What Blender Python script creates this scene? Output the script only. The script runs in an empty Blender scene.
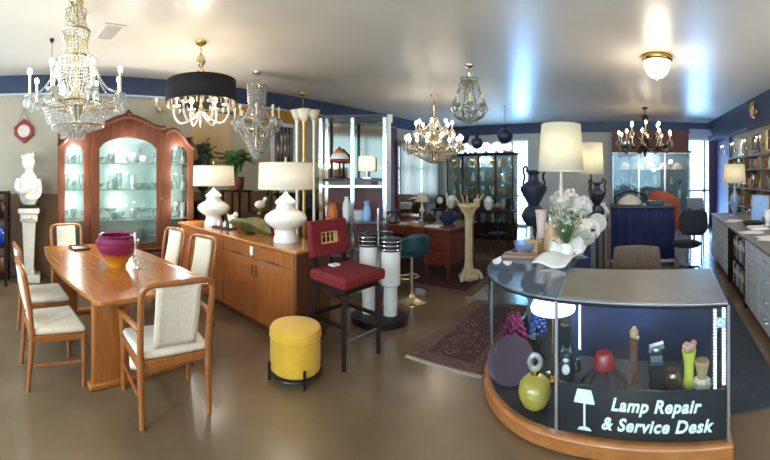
import bpy, bmesh, math, random
from math import sin, cos, pi, sqrt, atan2
from mathutils import Vector, Matrix
random.seed(7)
SC = bpy.context.scene
COL = SC.collection

# ------------------------------------------------------------------ helpers
EYE = 1.6                       # camera height; the camera stands at x=y=0
def at(px, py, z):              # measured photo point -> place on the plane of height z
    r = (EYE - z) * 360 / (py - 175); a = (px - 385) / 360 - .65
    return (r * sin(a), r * cos(a))
def pl(px, r):                  # bearing and distance -> plan position
    a = (px - 385) / 360 - .65
    return (r * sin(a), r * cos(a))

def T(x=0, y=0, z=0): return Matrix.Translation((x, y, z))
def RX(a): return Matrix.Rotation(a, 4, 'X')
def RY(a): return Matrix.Rotation(a, 4, 'Y')
def RZ(a): return Matrix.Rotation(a, 4, 'Z')
def S(x, y=None, z=None):
    y = x if y is None else y; z = x if z is None else z
    return Matrix.Diagonal((x, y, z, 1))

def cr(pts, n=6, closed=False):
    P = [Vector(p) for p in pts]; out = []; m = len(P)
    for i in range(m if closed else m - 1):
        p0 = P[(i - 1) % m] if closed or i > 0 else P[0] * 2 - P[1]
        p1 = P[i]; p2 = P[(i + 1) % m]
        p3 = P[(i + 2) % m] if closed or i + 2 < m else P[-1] * 2 - P[-2]
        for k in range(n):
            t = k / n
            out.append(.5 * ((2 * p1) + (p2 - p0) * t + (2 * p0 - 5 * p1 + 4 * p2 - p3) * t * t + (3 * p1 - p0 - 3 * p2 + p3) * t ** 3))
    if not closed: out.append(P[-1])
    return out

KIDS = {}
class G:
    def __init__(s): s.v = []; s.f = []
    def add(s, vs, fs, M=None):
        o = len(s.v)
        for p in vs:
            p = Vector(p); s.v.append(M @ p if M is not None else p)
        s.f += [tuple(o + i for i in f) for f in fs]
        return s
    def b(s, x0, x1, y0, y1, z0, z1, M=None):
        return s.add([(x0,y0,z0),(x1,y0,z0),(x1,y1,z0),(x0,y1,z0),(x0,y0,z1),(x1,y0,z1),(x1,y1,z1),(x0,y1,z1)],
              [(0,3,2,1),(4,5,6,7),(0,1,5,4),(1,2,6,5),(2,3,7,6),(3,0,4,7)], M)
    def lathe(s, prof, n=20, M=None, c=(0,0,0), sx=1, sy=1, flute=0, nf=0, cap=True):
        vs = []; fs = []
        for (r, z) in prof:
            for k in range(n):
                a = 2 * pi * k / n; rr = r * (1 + (flute * cos(nf * a) if nf else 0))
                vs.append((c[0] + rr * cos(a) * sx, c[1] + rr * sin(a) * sy, c[2] + z))
        for i in range(len(prof) - 1):
            for k in range(n):
                k2 = (k + 1) % n
                fs.append((i*n+k, i*n+k2, (i+1)*n+k2, (i+1)*n+k))
        if cap:
            if prof[0][0] > 1e-4: fs.append(tuple(reversed(range(n))))
            if prof[-1][0] > 1e-4: fs.append(tuple(range((len(prof)-1)*n, len(prof)*n)))
        return s.add(vs, fs, M)
    def cyl(s, r, z0, z1, n=16, c=(0,0), M=None, r2=None):
        return s.lathe([(r, z0), (r if r2 is None else r2, z1)], n, M, (c[0], c[1], 0))
    def tube(s, pts, r, n=8, closed=False, M=None, sy=1):
        P = [Vector(p) for p in pts]; m = len(P); vs = []; fs = []
        up = None
        for i in range(m):
            if closed: t = (P[(i+1) % m] - P[i-1])
            else: t = P[min(i+1, m-1)] - P[max(i-1, 0)]
            t.normalize()
            if up is None:
                up = Vector((0,0,1)) if abs(t.z) < .9 else Vector((0,1,0))
            b = t.cross(up)
            if b.length < 1e-5: b = t.orthogonal()
            b.normalize(); up = b.cross(t).normalized()
            rr = r[i] if isinstance(r, (list, tuple)) else r
            for k in range(n):
                a = 2*pi*k/n
                vs.append(P[i] + b * (cos(a)*rr) + up * (sin(a)*rr*sy))
        for i in range(m if closed else m-1):
            j = (i+1) % m
            for k in range(n):
                k2 = (k+1) % n
                fs.append((i*n+k, i*n+k2, j*n+k2, j*n+k))
        if not closed:
            fs.append(tuple(reversed(range(n)))); fs.append(tuple(range((m-1)*n, m*n)))
        return s.add(vs, fs, M)
    def ball(s, c, r, n=12, m=8, sc=(1,1,1), M=None):
        vs = [(c[0], c[1], c[2] - r*sc[2])]; fs = []
        for i in range(1, m):
            t = -pi/2 + pi*i/m
            for k in range(n):
                a = 2*pi*k/n
                vs.append((c[0]+r*cos(t)*cos(a)*sc[0], c[1]+r*cos(t)*sin(a)*sc[1], c[2]+r*sin(t)*sc[2]))
        vs.append((c[0], c[1], c[2] + r*sc[2]))
        for k in range(n): fs.append((0, 1+(k+1) % n, 1+k))
        for i in range(m-2):
            for k in range(n):
                k2 = (k+1) % n
                fs.append((1+i*n+k, 1+i*n+k2, 1+(i+1)*n+k2, 1+(i+1)*n+k))
        L = len(vs)-1; o = 1+(m-2)*n
        for k in range(n): fs.append((o+k, o+(k+1) % n, L))
        return s.add(vs, fs, M)
    def oct(s, c, r, h=None):
        h = r if h is None else h; x, y, z = c
        return s.add([(x+r,y,z),(x,y+r,z),(x-r,y,z),(x,y-r,z),(x,y,z+h),(x,y,z-h)],
              [(0,1,4),(1,2,4),(2,3,4),(3,0,4),(1,0,5),(2,1,5),(3,2,5),(0,3,5)])
    def ring(s, R, r, z=0, n=28, m=6, c=(0,0), M=None, sx=1, sy=1):
        return s.tube([(c[0]+R*cos(2*pi*k/n)*sx, c[1]+R*sin(2*pi*k/n)*sy, z) for k in range(n)], r, m, True, M)
    def prism(s, out, z0, z1, M=None):
        n = len(out)
        vs = [(p[0], p[1], z0) for p in out] + [(p[0], p[1], z1) for p in out]
        fs = [tuple(reversed(range(n))), tuple(range(n, 2*n))] + [(i, (i+1) % n, n+(i+1) % n, n+i) for i in range(n)]
        return s.add(vs, fs, M)
    def frame(s, outer, inner, y0, y1, M=None):     # loops in the xz plane, same count
        n = len(outer)
        vs = [(p[0], y0, p[1]) for p in outer] + [(p[0], y0, p[1]) for p in inner] + [(p[0], y1, p[1]) for p in outer] + [(p[0], y1, p[1]) for p in inner]
        fs = []
        for i in range(n):
            j = (i+1) % n
            fs += [(i, j, n+j, n+i), (2*n+j, 2*n+i, 3*n+i, 3*n+j), (j, i, 2*n+i, 2*n+j), (n+i, n+j, 3*n+j, 3*n+i)]
        return s.add(vs, fs, M)
    def sheet(s, fn, nu, nv, M=None):               # fn(u,v) -> point, u,v in 0..1
        vs = [fn(i/nu, j/nv) for j in range(nv+1) for i in range(nu+1)]
        fs = [(j*(nu+1)+i, j*(nu+1)+i+1, (j+1)*(nu+1)+i+1, (j+1)*(nu+1)+i) for j in range(nv) for i in range(nu)]
        return s.add(vs, fs, M)
    def mesh(s, name, m, ang=38):
        me = bpy.data.meshes.new(name)
        me.from_pydata([tuple(p) for p in s.v], [], s.f)
        bm = bmesh.new(); bm.from_mesh(me); bmesh.ops.recalc_face_normals(bm, faces=bm.faces); bm.to_mesh(me); bm.free()
        me.polygons.foreach_set('use_smooth', [True]*len(me.polygons))
        me.set_sharp_from_angle(angle=math.radians(ang))
        if m: me.materials.append(m)
        me.update(); return me
    def part(s, name, m, parent=None, bev=0, sol=0, sub=0, loc=None, rz=0, ang=38):
        o = bpy.data.objects.new(name, s.mesh(name, m, ang)); COL.objects.link(o); o.parent = parent
        if parent is not None: KIDS.setdefault(parent.name, []).append(o)
        if loc: o.location = loc
        o.rotation_euler.z = rz
        if sol:
            md = o.modifiers.new('thickness', 'SOLIDIFY'); md.thickness = sol; md.offset = 0
        if bev:
            md = o.modifiers.new('bevel', 'BEVEL'); md.width = bev; md.segments = 2; md.limit_method = 'ANGLE'
        if sub:
            md = o.modifiers.new('sub', 'SUBSURF'); md.levels = sub; md.render_levels = sub
        return o
    def solo(s, name, m, label, cat, loc=(0,0,0), rz=0, group=None, **k):
        o = s.part(name, m, None, loc=loc, rz=rz, **k); return tag(o, label, cat, group)

def tag(o, label, cat, group=None):
    o['label'] = label; o['category'] = cat
    if group: o['group'] = group
    return o
def thing(name, label, cat, loc=(0,0,0), rz=0, group=None):
    o = bpy.data.objects.new(name, None); COL.objects.link(o); o.empty_display_size = .1
    o.location = loc; o.rotation_euler.z = rz
    return tag(o, label, cat, group)
def struct(g, name, m, parent=None, **k):
    o = g.part(name, m, parent, **k)
    if parent is None: o['kind'] = 'structure'
    return o
def kids(o): return list(KIDS.get(o.name, []))
def ctree(o, parent=None, ch=None):
    c = o.copy(); COL.objects.link(c); c.parent = parent
    if parent is not None: KIDS.setdefault(parent.name, []).append(c)
    for k in kids(o): ctree(k, c)
    return c
def dup(root, loc, rz=0, label=None, group=None, sc=None):
    c = ctree(root); c.location = loc; c.rotation_euler.z = rz
    if label: c['label'] = label
    if group: c['group'] = group
    if sc: c.scale = (sc, sc, sc) if not isinstance(sc, tuple) else sc
    return c

# ------------------------------------------------------------------ materials
def lin(c):
    if isinstance(c, str): c = tuple(int(c[i:i+2], 16)/255 for i in (0, 2, 4))
    return tuple(x/12.92 if x <= .04045 else ((x+.055)/1.055)**2.4 for x in c) + (1,)
def base(name):
    m = bpy.data.materials.new(name); m.use_nodes = True
    return m, m.node_tree.nodes, m.node_tree.links, m.node_tree.nodes['Principled BSDF']
def mat(name, c, rough=.5, metal=0, c2=None, sc=8, bump=0, stretch=None, detail=4, spec=None, coat=0, trans=0, sheen=0):
    m, N, L, p = base(name)
    p.inputs['Roughness'].default_value = rough; p.inputs['Metallic'].default_value = metal
    p.inputs['Base Color'].default_value = lin(c)
    if spec is not None: p.inputs['Specular IOR Level'].default_value = spec
    if coat: p.inputs['Coat Weight'].default_value = coat; p.inputs['Coat Roughness'].default_value = .15
    if trans: p.inputs['Transmission Weight'].default_value = trans
    if sheen: p.inputs['Sheen Weight'].default_value = sheen
    if c2 or bump:
        tc = N.new('ShaderNodeTexCoord'); mp = N.new('ShaderNodeMapping'); nz = N.new('ShaderNodeTexNoise')
        L.new(tc.outputs['Object'], mp.inputs[0]); L.new(mp.outputs[0], nz.inputs['Vector'])
        if stretch: mp.inputs['Scale'].default_value = stretch
        nz.inputs['Scale'].default_value = sc; nz.inputs['Detail'].default_value = detail
        if c2:
            r = N.new('ShaderNodeValToRGB'); L.new(nz.outputs['Fac'], r.inputs[0])
            r.color_ramp.elements[0].position = .32; r.color_ramp.elements[1].position = .68
            r.color_ramp.elements[0].color = lin(c); r.color_ramp.elements[1].color = lin(c2)
            L.new(r.outputs[0], p.inputs['Base Color'])
        if bump:
            b = N.new('ShaderNodeBump'); b.inputs['Strength'].default_value = bump; b.inputs['Distance'].default_value = .01
            L.new(nz.outputs['Fac'], b.inputs['Height']); L.new(b.outputs[0], p.inputs['Normal'])
    return m
def glow(name, c, st):
    m, N, L, p = base(name)
    p.inputs['Base Color'].default_value = lin(c); p.inputs['Emission Color'].default_value = lin(c)
    p.inputs['Emission Strength'].default_value = st
    return m
def thin(name, c='ffffff', refl=.06, diff=0, dc='ffffff', rough=.02, edge=.5):  # clear sheet or crystal
    m, N, L, p = base(name); N.remove(p); out = N['Material Output']
    t = N.new('ShaderNodeBsdfTransparent'); t.inputs[0].default_value = lin(c)
    g = N.new('ShaderNodeBsdfGlossy'); g.inputs['Roughness'].default_value = rough
    lw = N.new('ShaderNodeLayerWeight'); lw.inputs[0].default_value = .25
    mm = N.new('ShaderNodeMath'); mm.operation = 'MULTIPLY_ADD'; mm.inputs[1].default_value = edge; mm.inputs[2].default_value = refl
    L.new(lw.outputs['Fresnel'], mm.inputs[0])
    mx = N.new('ShaderNodeMixShader'); L.new(mm.outputs[0], mx.inputs[0]); L.new(g.outputs[0], mx.inputs[2])
    if diff:
        d = N.new('ShaderNodeBsdfDiffuse'); d.inputs[0].default_value = lin(dc)
        tr = N.new('ShaderNodeBsdfTranslucent'); tr.inputs[0].default_value = lin(dc)
        md = N.new('ShaderNodeMixShader'); L.new(d.outputs[0], md.inputs[1]); L.new(tr.outputs[0], md.inputs[2])
        m2 = N.new('ShaderNodeMixShader'); m2.inputs[0].default_value = diff
        L.new(t.outputs[0], m2.inputs[1]); L.new(md.outputs[0], m2.inputs[2]); L.new(m2.outputs[0], mx.inputs[1])
    else: L.new(t.outputs[0], mx.inputs[1])
    L.new(mx.outputs[0], out.inputs[0])
    return m
def cloth_shade(name, c, tr=.5):
    m, N, L, p = base(name); out = N['Material Output']
    p.inputs['Base Color'].default_value = lin(c); p.inputs['Roughness'].default_value = .8
    t = N.new('ShaderNodeBsdfTranslucent'); t.inputs[0].default_value = lin(c)
    mx = N.new('ShaderNodeMixShader'); mx.inputs[0].default_value = tr
    L.new(p.outputs[0], mx.inputs[1]); L.new(t.outputs[0], mx.inputs[2]); L.new(mx.outputs[0], out.inputs[0])
    return m
def wood(name, c, c2, rough=.35, stretch=(1, 12, 12), sc=3, coat=.2):
    return mat(name, c, rough, 0, c2, sc, 0, stretch, 6, coat=coat)

M = {}
M['floor'] = mat('polished_concrete', '63513d', .2, 0, '806a50', 1.3, 0, None, 8, spec=.6)
M['ceiling'] = mat('ceiling_paint', 'cdc5b6', .36, 0, 'd9d2c6', .7, .02, None, 3, spec=.7)
M['beige'] = mat('beige_wall', 'aca18e', .7, 0, 'b8ad99', 3)
M['wallback'] = mat('grey_blue_wall', 'c2b8a8', .7, 0, 'ccc2b2', 2)
M['band'] = mat('blue_soffit', '283650', .45, 0, '30405e', 2)
M['brownpanel'] = wood('brown_panel', '6f5138', '82603f', .5, (8, 8, 1))
M['maroon'] = mat('maroon_paint', '5a2a2c', .5, 0, '66302f', 4)
M['trimwhite'] = mat('white_trim', 'dfe2e6', .45)
M['honey'] = wood('honey_teak', '9e5c26', 'b67236', .22, (1, 10, 10), 4, .5)
M['honeyv'] = wood('honey_teak_upright', '985826', 'ac6a30', .3, (10, 10, 1), 4, .3)
M['honeychair'] = wood('teak_chair', '8e5226', 'a46634', .3, (9, 9, 2), 5, .3)
M['cream'] = mat('cream_upholstery', 'd8cdb8', .85, 0, 'e2d9c6', 60, .15, sheen=.2)
M['cabinet'] = wood('cabinet_mahogany', '42251a', '583220', .4, (10, 10, 1), 3, .08)
M['cabin'] = mat('cabinet_interior', 'd4dcda', .3, .35)
M['side'] = wood('sideboard_wood', '8e5024', 'a26030', .28, (9, 9, 1), 3, .4)
M['sidetop'] = wood('sideboard_top', '9c5c2a', 'b4743c', .22, (1, 10, 10), 3, .5)
M['sidedark'] = wood('sideboard_end', '51301c', '5e3a22', .4, (9, 9, 1), 3)
M['ceramic'] = mat('white_ceramic', 'ece6da', .18, coat=.4)
M['shade'] = cloth_shade('white_lampshade', 'f4eee0', .45)
M['shadecream'] = cloth_shade('cream_lampshade', 'f6f0dc', .5)
M['black'] = mat('black_paint', '15151a', .35)
M['blackmat'] = mat('black_matte', '1b1c20', .8)
M['navy'] = mat('navy_cloth', '0a173e', .8, 0, '0f2052', 5)
M['espresso'] = wood('espresso_wood', '1c100c', '281812', .55, (9, 9, 1), 3, 0)
M['redvelvet'] = mat('red_velvet', '600812', .85, 0, '780e1c', 30, .1)
M['mustard'] = mat('mustard_velvet', 'cf9f24', .8, 0, 'd8aa30', 12, .02, sheen=.2)
M['chrome'] = mat('chrome', 'd4d8dc', .12, 1)
M['steel'] = mat('brushed_steel', 'a8abb0', .3, 1)
M['brass'] = mat('brass', 'c09a4c', .25, 1)
M['gold'] = mat('aged_gold', 'b58c4a', .4, .8, 'd0aa62', 20)
M['bronze'] = mat('dark_bronze', '2e241e', .4, .7, '453428', 12)
M['iron'] = mat('black_iron', '1f1d20', .5, .5)
M['teal'] = mat('teal_leather', '103640', .45, 0, '174450', 10)
M['brasspale'] = mat('pale_brass', 'cfc0a0', .25, .9)
M['smokemirror'] = mat('smoked_mirror', '6a655c', .08, 1)
M['mirror'] = mat('mirror_glass', 'e4e8ea', .03, 1)
M['glass'] = thin('clear_glass', 'f2fbfa', .03, edge=.5)
M['glasstop'] = thin('counter_glass_painted_sheen', 'dcecf0', .2, .5, 'b4c6de', .03, .8)  # pale blue reflection painted in as a diffuse tint
M['crystal'] = thin('cut_crystal', 'eef2f2', .28, .4, 'f4f2ee', .12, .5)
M['crystalwarm'] = thin('warm_crystal', 'f6f0e2', .28, .45, 'f4ecd8', .12, .5)
M['crystalsmoke'] = thin('smoky_crystal', 'b8a890', .25, .5, 'a89478', .12, .5)
M['glassgreen'] = thin('greenish_crystal', 'eef6f4', .2, .35, 'e8f2ee', .08, .5)
M['bulb'] = glow('lit_bulb', 'fff4e0', 14)
M['bulbwarm'] = glow('warm_bulb', 'ffe2b4', 9)
M['candle'] = mat('candle_sleeve', 'efe6d0', .5)
M['led'] = glow('led_white', 'f2f6ff', 7)
M['deskwood'] = wood('desk_mahogany', '5a2418', '74301f', .3, (10, 10, 1), 3, .3)
M['desktop'] = wood('desk_top', '6a3a24', '80492c', .25, (1, 9, 9), 3, .4)
M['basewood'] = wood('oak_plinth', '96592a', 'aa6c38', .35, (3, 3, 9), 3, .3)
M['greytop'] = mat('grey_counter', '756f65', .4, 0, '7f786e', 6)
M['whitelam'] = mat('white_laminate', 'cdd2da', .35)
M['bluewhite'] = mat('pale_panel', 'b7c4da', .4)
M['paper'] = mat('paper', 'dcdad6', .8)
M['rubber'] = mat('rubber_mat', '2b3038', .75, 0, '343a44', 12, .2)
M['green'] = mat('leaf_green', '2c4a22', .6, 0, '44692e', 8)
M['darkgreen'] = mat('dark_leaf', '1c2a1c', .6, 0, '2a3c26', 8)
M['ochre'] = mat('ochre_panel', 'b07a28', .6, 0, 'c28c34', 3)
for k_ in ('cabinet','espresso'): M[k_].node_tree.nodes['Principled BSDF'].inputs['Specular IOR Level'].default_value = .2
M['casegrey'] = mat('case_backing', '8a949e', .6)
M['plaster'] = mat('plaster', 'cfc9bc', .7, 0, 'ddd8cc', 9)
M['red'] = mat('red_lacquer', '8e1420', .25, coat=.5)
M['pink'] = mat('pink_ceramic', 'c88c86', .4)
M['tan'] = mat('tan_ceramic', 'b08c62', .4, 0, 'c09c70', 8)
M['browncer'] = mat('brown_ceramic', '5c3826', .35)
M['bluecer'] = mat('cobalt_glass', '1e3c9a', .1, coat=.4)
M['bluelight'] = mat('light_blue', '8fb4e8', .5)
M['grey'] = mat('warm_grey', '7a746c', .6)
M['white'] = mat('plain_white', 'e6e4e0', .5)
M['orange'] = mat('orange_glass', 'd0702c', .3)
M['purple'] = mat('purple_paint', '4a3a62', .55, 0, '56446e', 4)
M['fabricbrown'] = mat('brown_fabric', '5e4c40', .85, 0, '6a5648', 40, .1)
M['blackfab'] = mat('black_fabric', '14161e', .85, 0, '1c1f2a', 40, .1)

# ------------------------------------------------------------------ the room
X0, X1, Y0, Y1, ZC = -5.75, 3.0, -2.6, 10.76, 3.19
struct(G().b(X0-.2, X1+.2, Y0-.2, Y1+.2, -.1, 0), 'floor', M['floor'])
struct(G().b(X0-.2, X1+.2, Y0-.2, Y1+.2, ZC, ZC+.1), 'ceiling', M['ceiling'])
def wall(name, axis, c, th, lo, hi, holes, m):
    us = sorted({lo, hi} | {h[0] for h in holes} | {h[1] for h in holes}); zs = sorted({0, ZC} | {h[2] for h in holes} | {h[3] for h in holes})
    g = G()
    for i in range(len(us)-1):
        for j in range(len(zs)-1):
            u = (us[i]+us[i+1])/2; z = (zs[j]+zs[j+1])/2
            if any(h[0] < u < h[1] and h[2] < z < h[3] for h in holes): continue
            a, b = sorted((c, c+th))
            if axis == 'x': g.b(a, b, us[i], us[i+1], zs[j], zs[j+1])
            else: g.b(us[i], us[i+1], a, b, zs[j], zs[j+1])
    return struct(g, name, m)
wall('wall_left', 'x', X0, -.18, Y0, Y1, [(8.2, 10.3, .95, 2.45)], M['beige'])
wall('wall_back', 'y', Y1, .18, X0-.18, X1+.18, [(-3.32, -2.76, .02, 2.7), (-5.35, -3.55, 2.12, 2.62), (2.06, 2.94, .02, 2.72)], M['wallback'])
wall('wall_right', 'x', X1, .18, Y0, Y1, [], M['beige'])
wall('wall_front', 'y', Y0, -.18, X0-.18, X1+.18, [(-5.2, 2.6, .5, 2.95)], M['beige'])
def win(name, axis, c, lo, hi, z0, z1, bars, rails, fw=.06, fm=None):
    fm = fm or M['trimwhite']; g = G()
    def bx(u0, u1, za, zb):
        if axis == 'x': g.b(c-.05, c+.05, u0, u1, za, zb)
        else: g.b(u0, u1, c-.05, c+.05, za, zb)
    bx(lo, lo+fw, z0, z1); bx(hi-fw, hi, z0, z1); bx(lo+fw, hi-fw, z0, z0+fw); bx(lo+fw, hi-fw, z1-fw, z1)
    for u in bars: bx(u-fw/2, u+fw/2, z0+fw, z1-fw)
    for z in rails: bx(lo+fw, hi-fw, z-fw/2, z+fw/2)
    o = struct(g, name, fm)
    p = G()
    if axis == 'x': p.b(c-.005, c+.005, lo+fw*.5, hi-fw*.5, z0+fw*.5, z1-fw*.5)
    else: p.b(lo+fw*.5, hi-fw*.5, c-.005, c+.005, z0+fw*.5, z1-fw*.5)
    p.part('pane', M['glass'], o)
    return o
win('window_1', 'x', X0-.09, 8.2, 10.3, .95, 2.45, [8.9, 9.6], [1.8])
win('window_2', 'y', Y1+.09, -5.35, -3.55, 2.12, 2.62, [-4.75, -4.15], [])
win('window_3', 'y', Y0-.09, -5.2, 2.6, .5, 2.95, [-3.25, -1.3, .65], [])
d = win('door_1', 'y', Y1+.09, -3.32, -2.76, .02, 2.7, [], [.95], .05)
G().tube([(-2.84, Y1+.02, .95), (-2.84, Y1-.03, .95), (-2.84, Y1-.03, 1.2), (-2.84, Y1+.02, 1.2)], .012).part('handle', M['steel'], d)
d = win('door_2', 'y', Y1+.09, 2.06, 2.94, .02, 2.72, [2.62], [1.12], .07)
G().tube([(2.54, Y1+.02, .95), (2.54, Y1-.03, .95), (2.54, Y1-.03, 1.25), (2.54, Y1+.02, 1.25)], .012).part('handle', M['steel'], d)
zb = 2.9
struct(G().b(X0, X0+.04, Y0, Y1-.05, zb, ZC), 'trim_1', M['band'])
struct(G().b(X0+.04, X1-.04, Y1-.05, Y1, zb-.02, ZC), 'trim_2', M['band'])
struct(G().b(X1-.05, X1, Y0, Y1-.05, zb-.1, ZC), 'trim_3', M['band'])
struct(G().b(X0+.04, X0+.055, Y0, 6.2, zb-.03, zb), 'trim_4', M['bluewhite'])
# brown wainscot of the left wall with its upright battens
g = G().b(X0, X0+.02, Y0, 6.2, 0, 1.25)
for y in (-1.4, -.95, -.62, -.08, 2.4, 3.0, 3.6, 4.2, 4.8): g.b(X0+.02, X0+.04, y-.05, y+.05, 0, 1.25)
struct(g, 'trim_5', M['brownpanel'])
struct(G().b(X0+.02, X0+.045, Y0, 6.2, 1.25, 1.3), 'trim_6', M['brownpanel'])
struct(G().b(X0, X0+.015, 7.0, 8.1, 0, 2.88), 'trim_7', M['maroon'])
struct(G().b(-.2, 1.97, 10.06, 10.1, 2.1, 2.86), 'trim_8', M['maroon'])
struct(G().b(2.72, 2.95, Y1-.12, Y1-.02, 0, 2.75), 'trim_9', M['purple'])
struct(G().b(X1-.06, X1, 9.3, 10.6, 0, 2.78), 'trim_10', M['purple'])

# ------------------------------------------------------------------ dining set
def dining_chair(label, arms=False, loc=(0,0,0), rz=0, group='teak dining chairs'):
    t = thing('dining_chair', label, 'chair', loc, rz, group); t.scale = (.96,)*3; w = .225; m = M['honeychair']
    g = G()
    out = [(-.22,-.2),(.22,-.2),(.245,.22),(-.245,.22)]
    g.prism(out, .425, .475); g.part('seat', M['cream'], t, bev=.02)
    g = G()
    g.b(-.23,.23,.19,.225,.375,.425).b(-.21,.21,-.215,-.18,.375,.425)
    for s in (-1,1): g.prism([(s*.205,-.2),(s*.235,-.2),(s*.245,.22),(s*.215,.22)], .375, .425)
    g.part('seat_frame', m, t, bev=.004)
    for s in (-1,1):
        G().tube([(s*.235,.205,0),(s*.235,.205,.25),(s*.235,.205,.42)], [.016,.02,.023], 10).part('leg', m, t)
        G().tube(cr([(s*.21,-.235,0),(s*.212,-.215,.25),(s*.215,-.205,.45)],4), [.016,.017,.018,.019,.02,.021,.022,.022,.022][:9], 10).part('leg', m, t)
    pts = cr([(-.215,-.205,.45),(-.218,-.225,.65),(-.222,-.26,.85),(-.21,-.275,.915),(-.16,-.285,.945),(0,-.295,.95),(.16,-.285,.945),(.21,-.275,.915),(.222,-.26,.85),(.218,-.225,.65),(.215,-.205,.45)], 5)
    G().tube(pts, .021, 10).part('back_frame', m, t)
    g = G()
    def f(u, v):
        z = .5 + v*.43; x = (u-.5)*.27; y = -.2 - .085*v - .01*sin(v*pi) 
        return (x, y + .012*(1-abs(2*u-1)**3), z)
    g.sheet(f, 8, 10); g.part('backrest', M['cream'], t, sol=.028)
    for s in (-1,1):
        G().tube([(s*.225,-.2,.2),(s*.235,.2,.2)], .011, 8).part('stretcher', m, t)
    if arms:
        for s in (-1,1):
            a = G().tube(cr([(s*.225,-.225,.64),(s*.26,-.1,.66),(s*.275,.08,.655),(s*.262,.17,.64),(s*.25,.2,.6),(s*.243,.205,.4)],5), .019, 10).part('armrest', m, t)
    return t
tcx, tcy, trz = -3.475, .552, .214
def tl(x, y):     # table frame -> room
    return (tcx + x*cos(trz) - y*sin(trz), tcy + x*sin(trz) + y*cos(trz), 0)
t = thing('dining_table', 'boat-shaped honey teak dining table with slab legs', 'table', (tcx, tcy, 0), trz)
L2 = .99
out = []
for i in range(17):
    u = -1 + 2*i/16; out.append((u*(L2-.05), -(.475 + .085*(1-u*u))))
for i in range(5): a = -pi/2 + pi/2*i/4; out.append((L2-.05+.05*cos(a), -.425+.05*sin(a)))
for i in range(5): a = pi/2*i/4; out.append((L2-.05+.05*cos(a), .425+.05*sin(a)))
for i in range(17):
    u = 1 - 2*i/16; out.append((u*(L2-.05), .475 + .085*(1-u*u)))
for i in range(5): a = pi/2 + pi/2*i/4; out.append((-L2+.05+.05*cos(a), .425+.05*sin(a)))
for i in range(5): a = pi + pi/2*i/4; out.append((-L2+.05+.05*cos(a), -.425+.05*sin(a)))
G().prism(out, .705, .74).part('tabletop', M['honey'], t, bev=.008)
g = G()
for s in (-1,1): g.b(-.75,.75,s*.33-.015,s*.33+.015,.63,.705)
g.part('apron', M['honeyv'], t)
for sx in (-1,1):
    for sy in (-1,1):
        G().b(sx*.72-.03, sx*.72+.03, min(sy*.13,sy*.43), max(sy*.13,sy*.43), .03, .705).part('leg', M['honeyv'], t, bev=.015)
    G().b(sx*.72-.045, sx*.72+.045, -.46, .46, 0, .05).part('foot', M['honeyv'], t, bev=.015)
G().b(-.69,.69,-.03,.03,.2,.3).part('stretcher', M['honeyv'], t, bev=.006)
p = tl(1.07, .0); dining_chair('teak armchair with cream back at near end of dining table, its back to us', True, p, trz + pi/2 - .2).scale = (1.1,1,.97)
p = tl(.44, -.67); dining_chair('cream-seated teak chair nearer to us on left side of dining table', False, p, trz)
p = tl(-.22, -.62); dining_chair('teak chair farther along left side of dining table, mostly hidden behind the nearer one', False, p, trz)
p = tl(-1.3, -.05); dining_chair('teak chair at far end of dining table before the china cabinet', False, p, trz - pi/2)
p = tl(.06, .83); dining_chair('teak chair between dining table and sideboard, right one of the two', False, p, trz + pi + .1)
p = tl(-.6, .86); dining_chair('teak chair between dining table and sideboard, left one of the two', False, p, trz + pi + .06)

# bowl, candlestick and mat on the table
mb, N, L, pb = base('purple_amber_glass')
tc = N.new('ShaderNodeTexCoord'); sx = N.new('ShaderNodeSeparateXYZ'); r = N.new('ShaderNodeValToRGB')
L.new(tc.outputs['Object'], sx.inputs[0]); L.new(sx.outputs[2], r.inputs[0]); L.new(r.outputs[0], pb.inputs['Base Color'])
e = r.color_ramp.elements; e[0].position = .03; e[0].color = lin('d09020'); e[1].position = .3; e[1].color = lin('7c144a')
e2 = e.new(.1); e2.color = lin('c06a1c'); e3 = e.new(.14); e3.color = lin('7c1440')
pb.inputs['Roughness'].default_value = .12; pb.inputs['Coat Weight'].default_value = .5
g = G().lathe([(.001,0),(.085,0),(.09,.02),(.12,.06),(.165,.12),(.2,.19),(.205,.24),(.18,.275),(.165,.285),(.185,.3),(.175,.3),(.155,.285),(.165,.26),(.19,.22),(.17,.14),(.1,.05),(.001,.03)], 32, flute=.02, nf=12)
g.solo('glass_bowl', mb, 'large purple and amber art glass bowl on dining table', 'bowl', (-3.36, .6, .74))
bx, by = -3.22, .74
t = thing('candlestick', 'slim cut crystal candlestick with white taper beside purple bowl', 'candlestick', (bx, by, .74))
G().lathe([(.05,0),(.05,.012),(.02,.03),(.014,.05),(.028,.075),(.032,.09),(.014,.11),(.02,.125),(.02,.135)], 16).part('holder', M['crystal'], t)
G().cyl(.009, .13, .33, 10).part('candle', M['candle'], t)
t = thing('serving_tray', 'dark flat lacquer tray lying on far end of dining table', 'tray', (-4.2, .3, .74), trz)
G().b(-.12,.12,-.1,.1,0,.012).part('base', M['browncer'], t, bev=.003)
g = G()
for s in (-1,1): g.b(s*.115-.006,s*.115+.006,-.1,.1,.012,.022).b(-.109,.109,s*.095-.006,s*.095+.006,.012,.022)
g.part('rim', M['espresso'], t)

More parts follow.
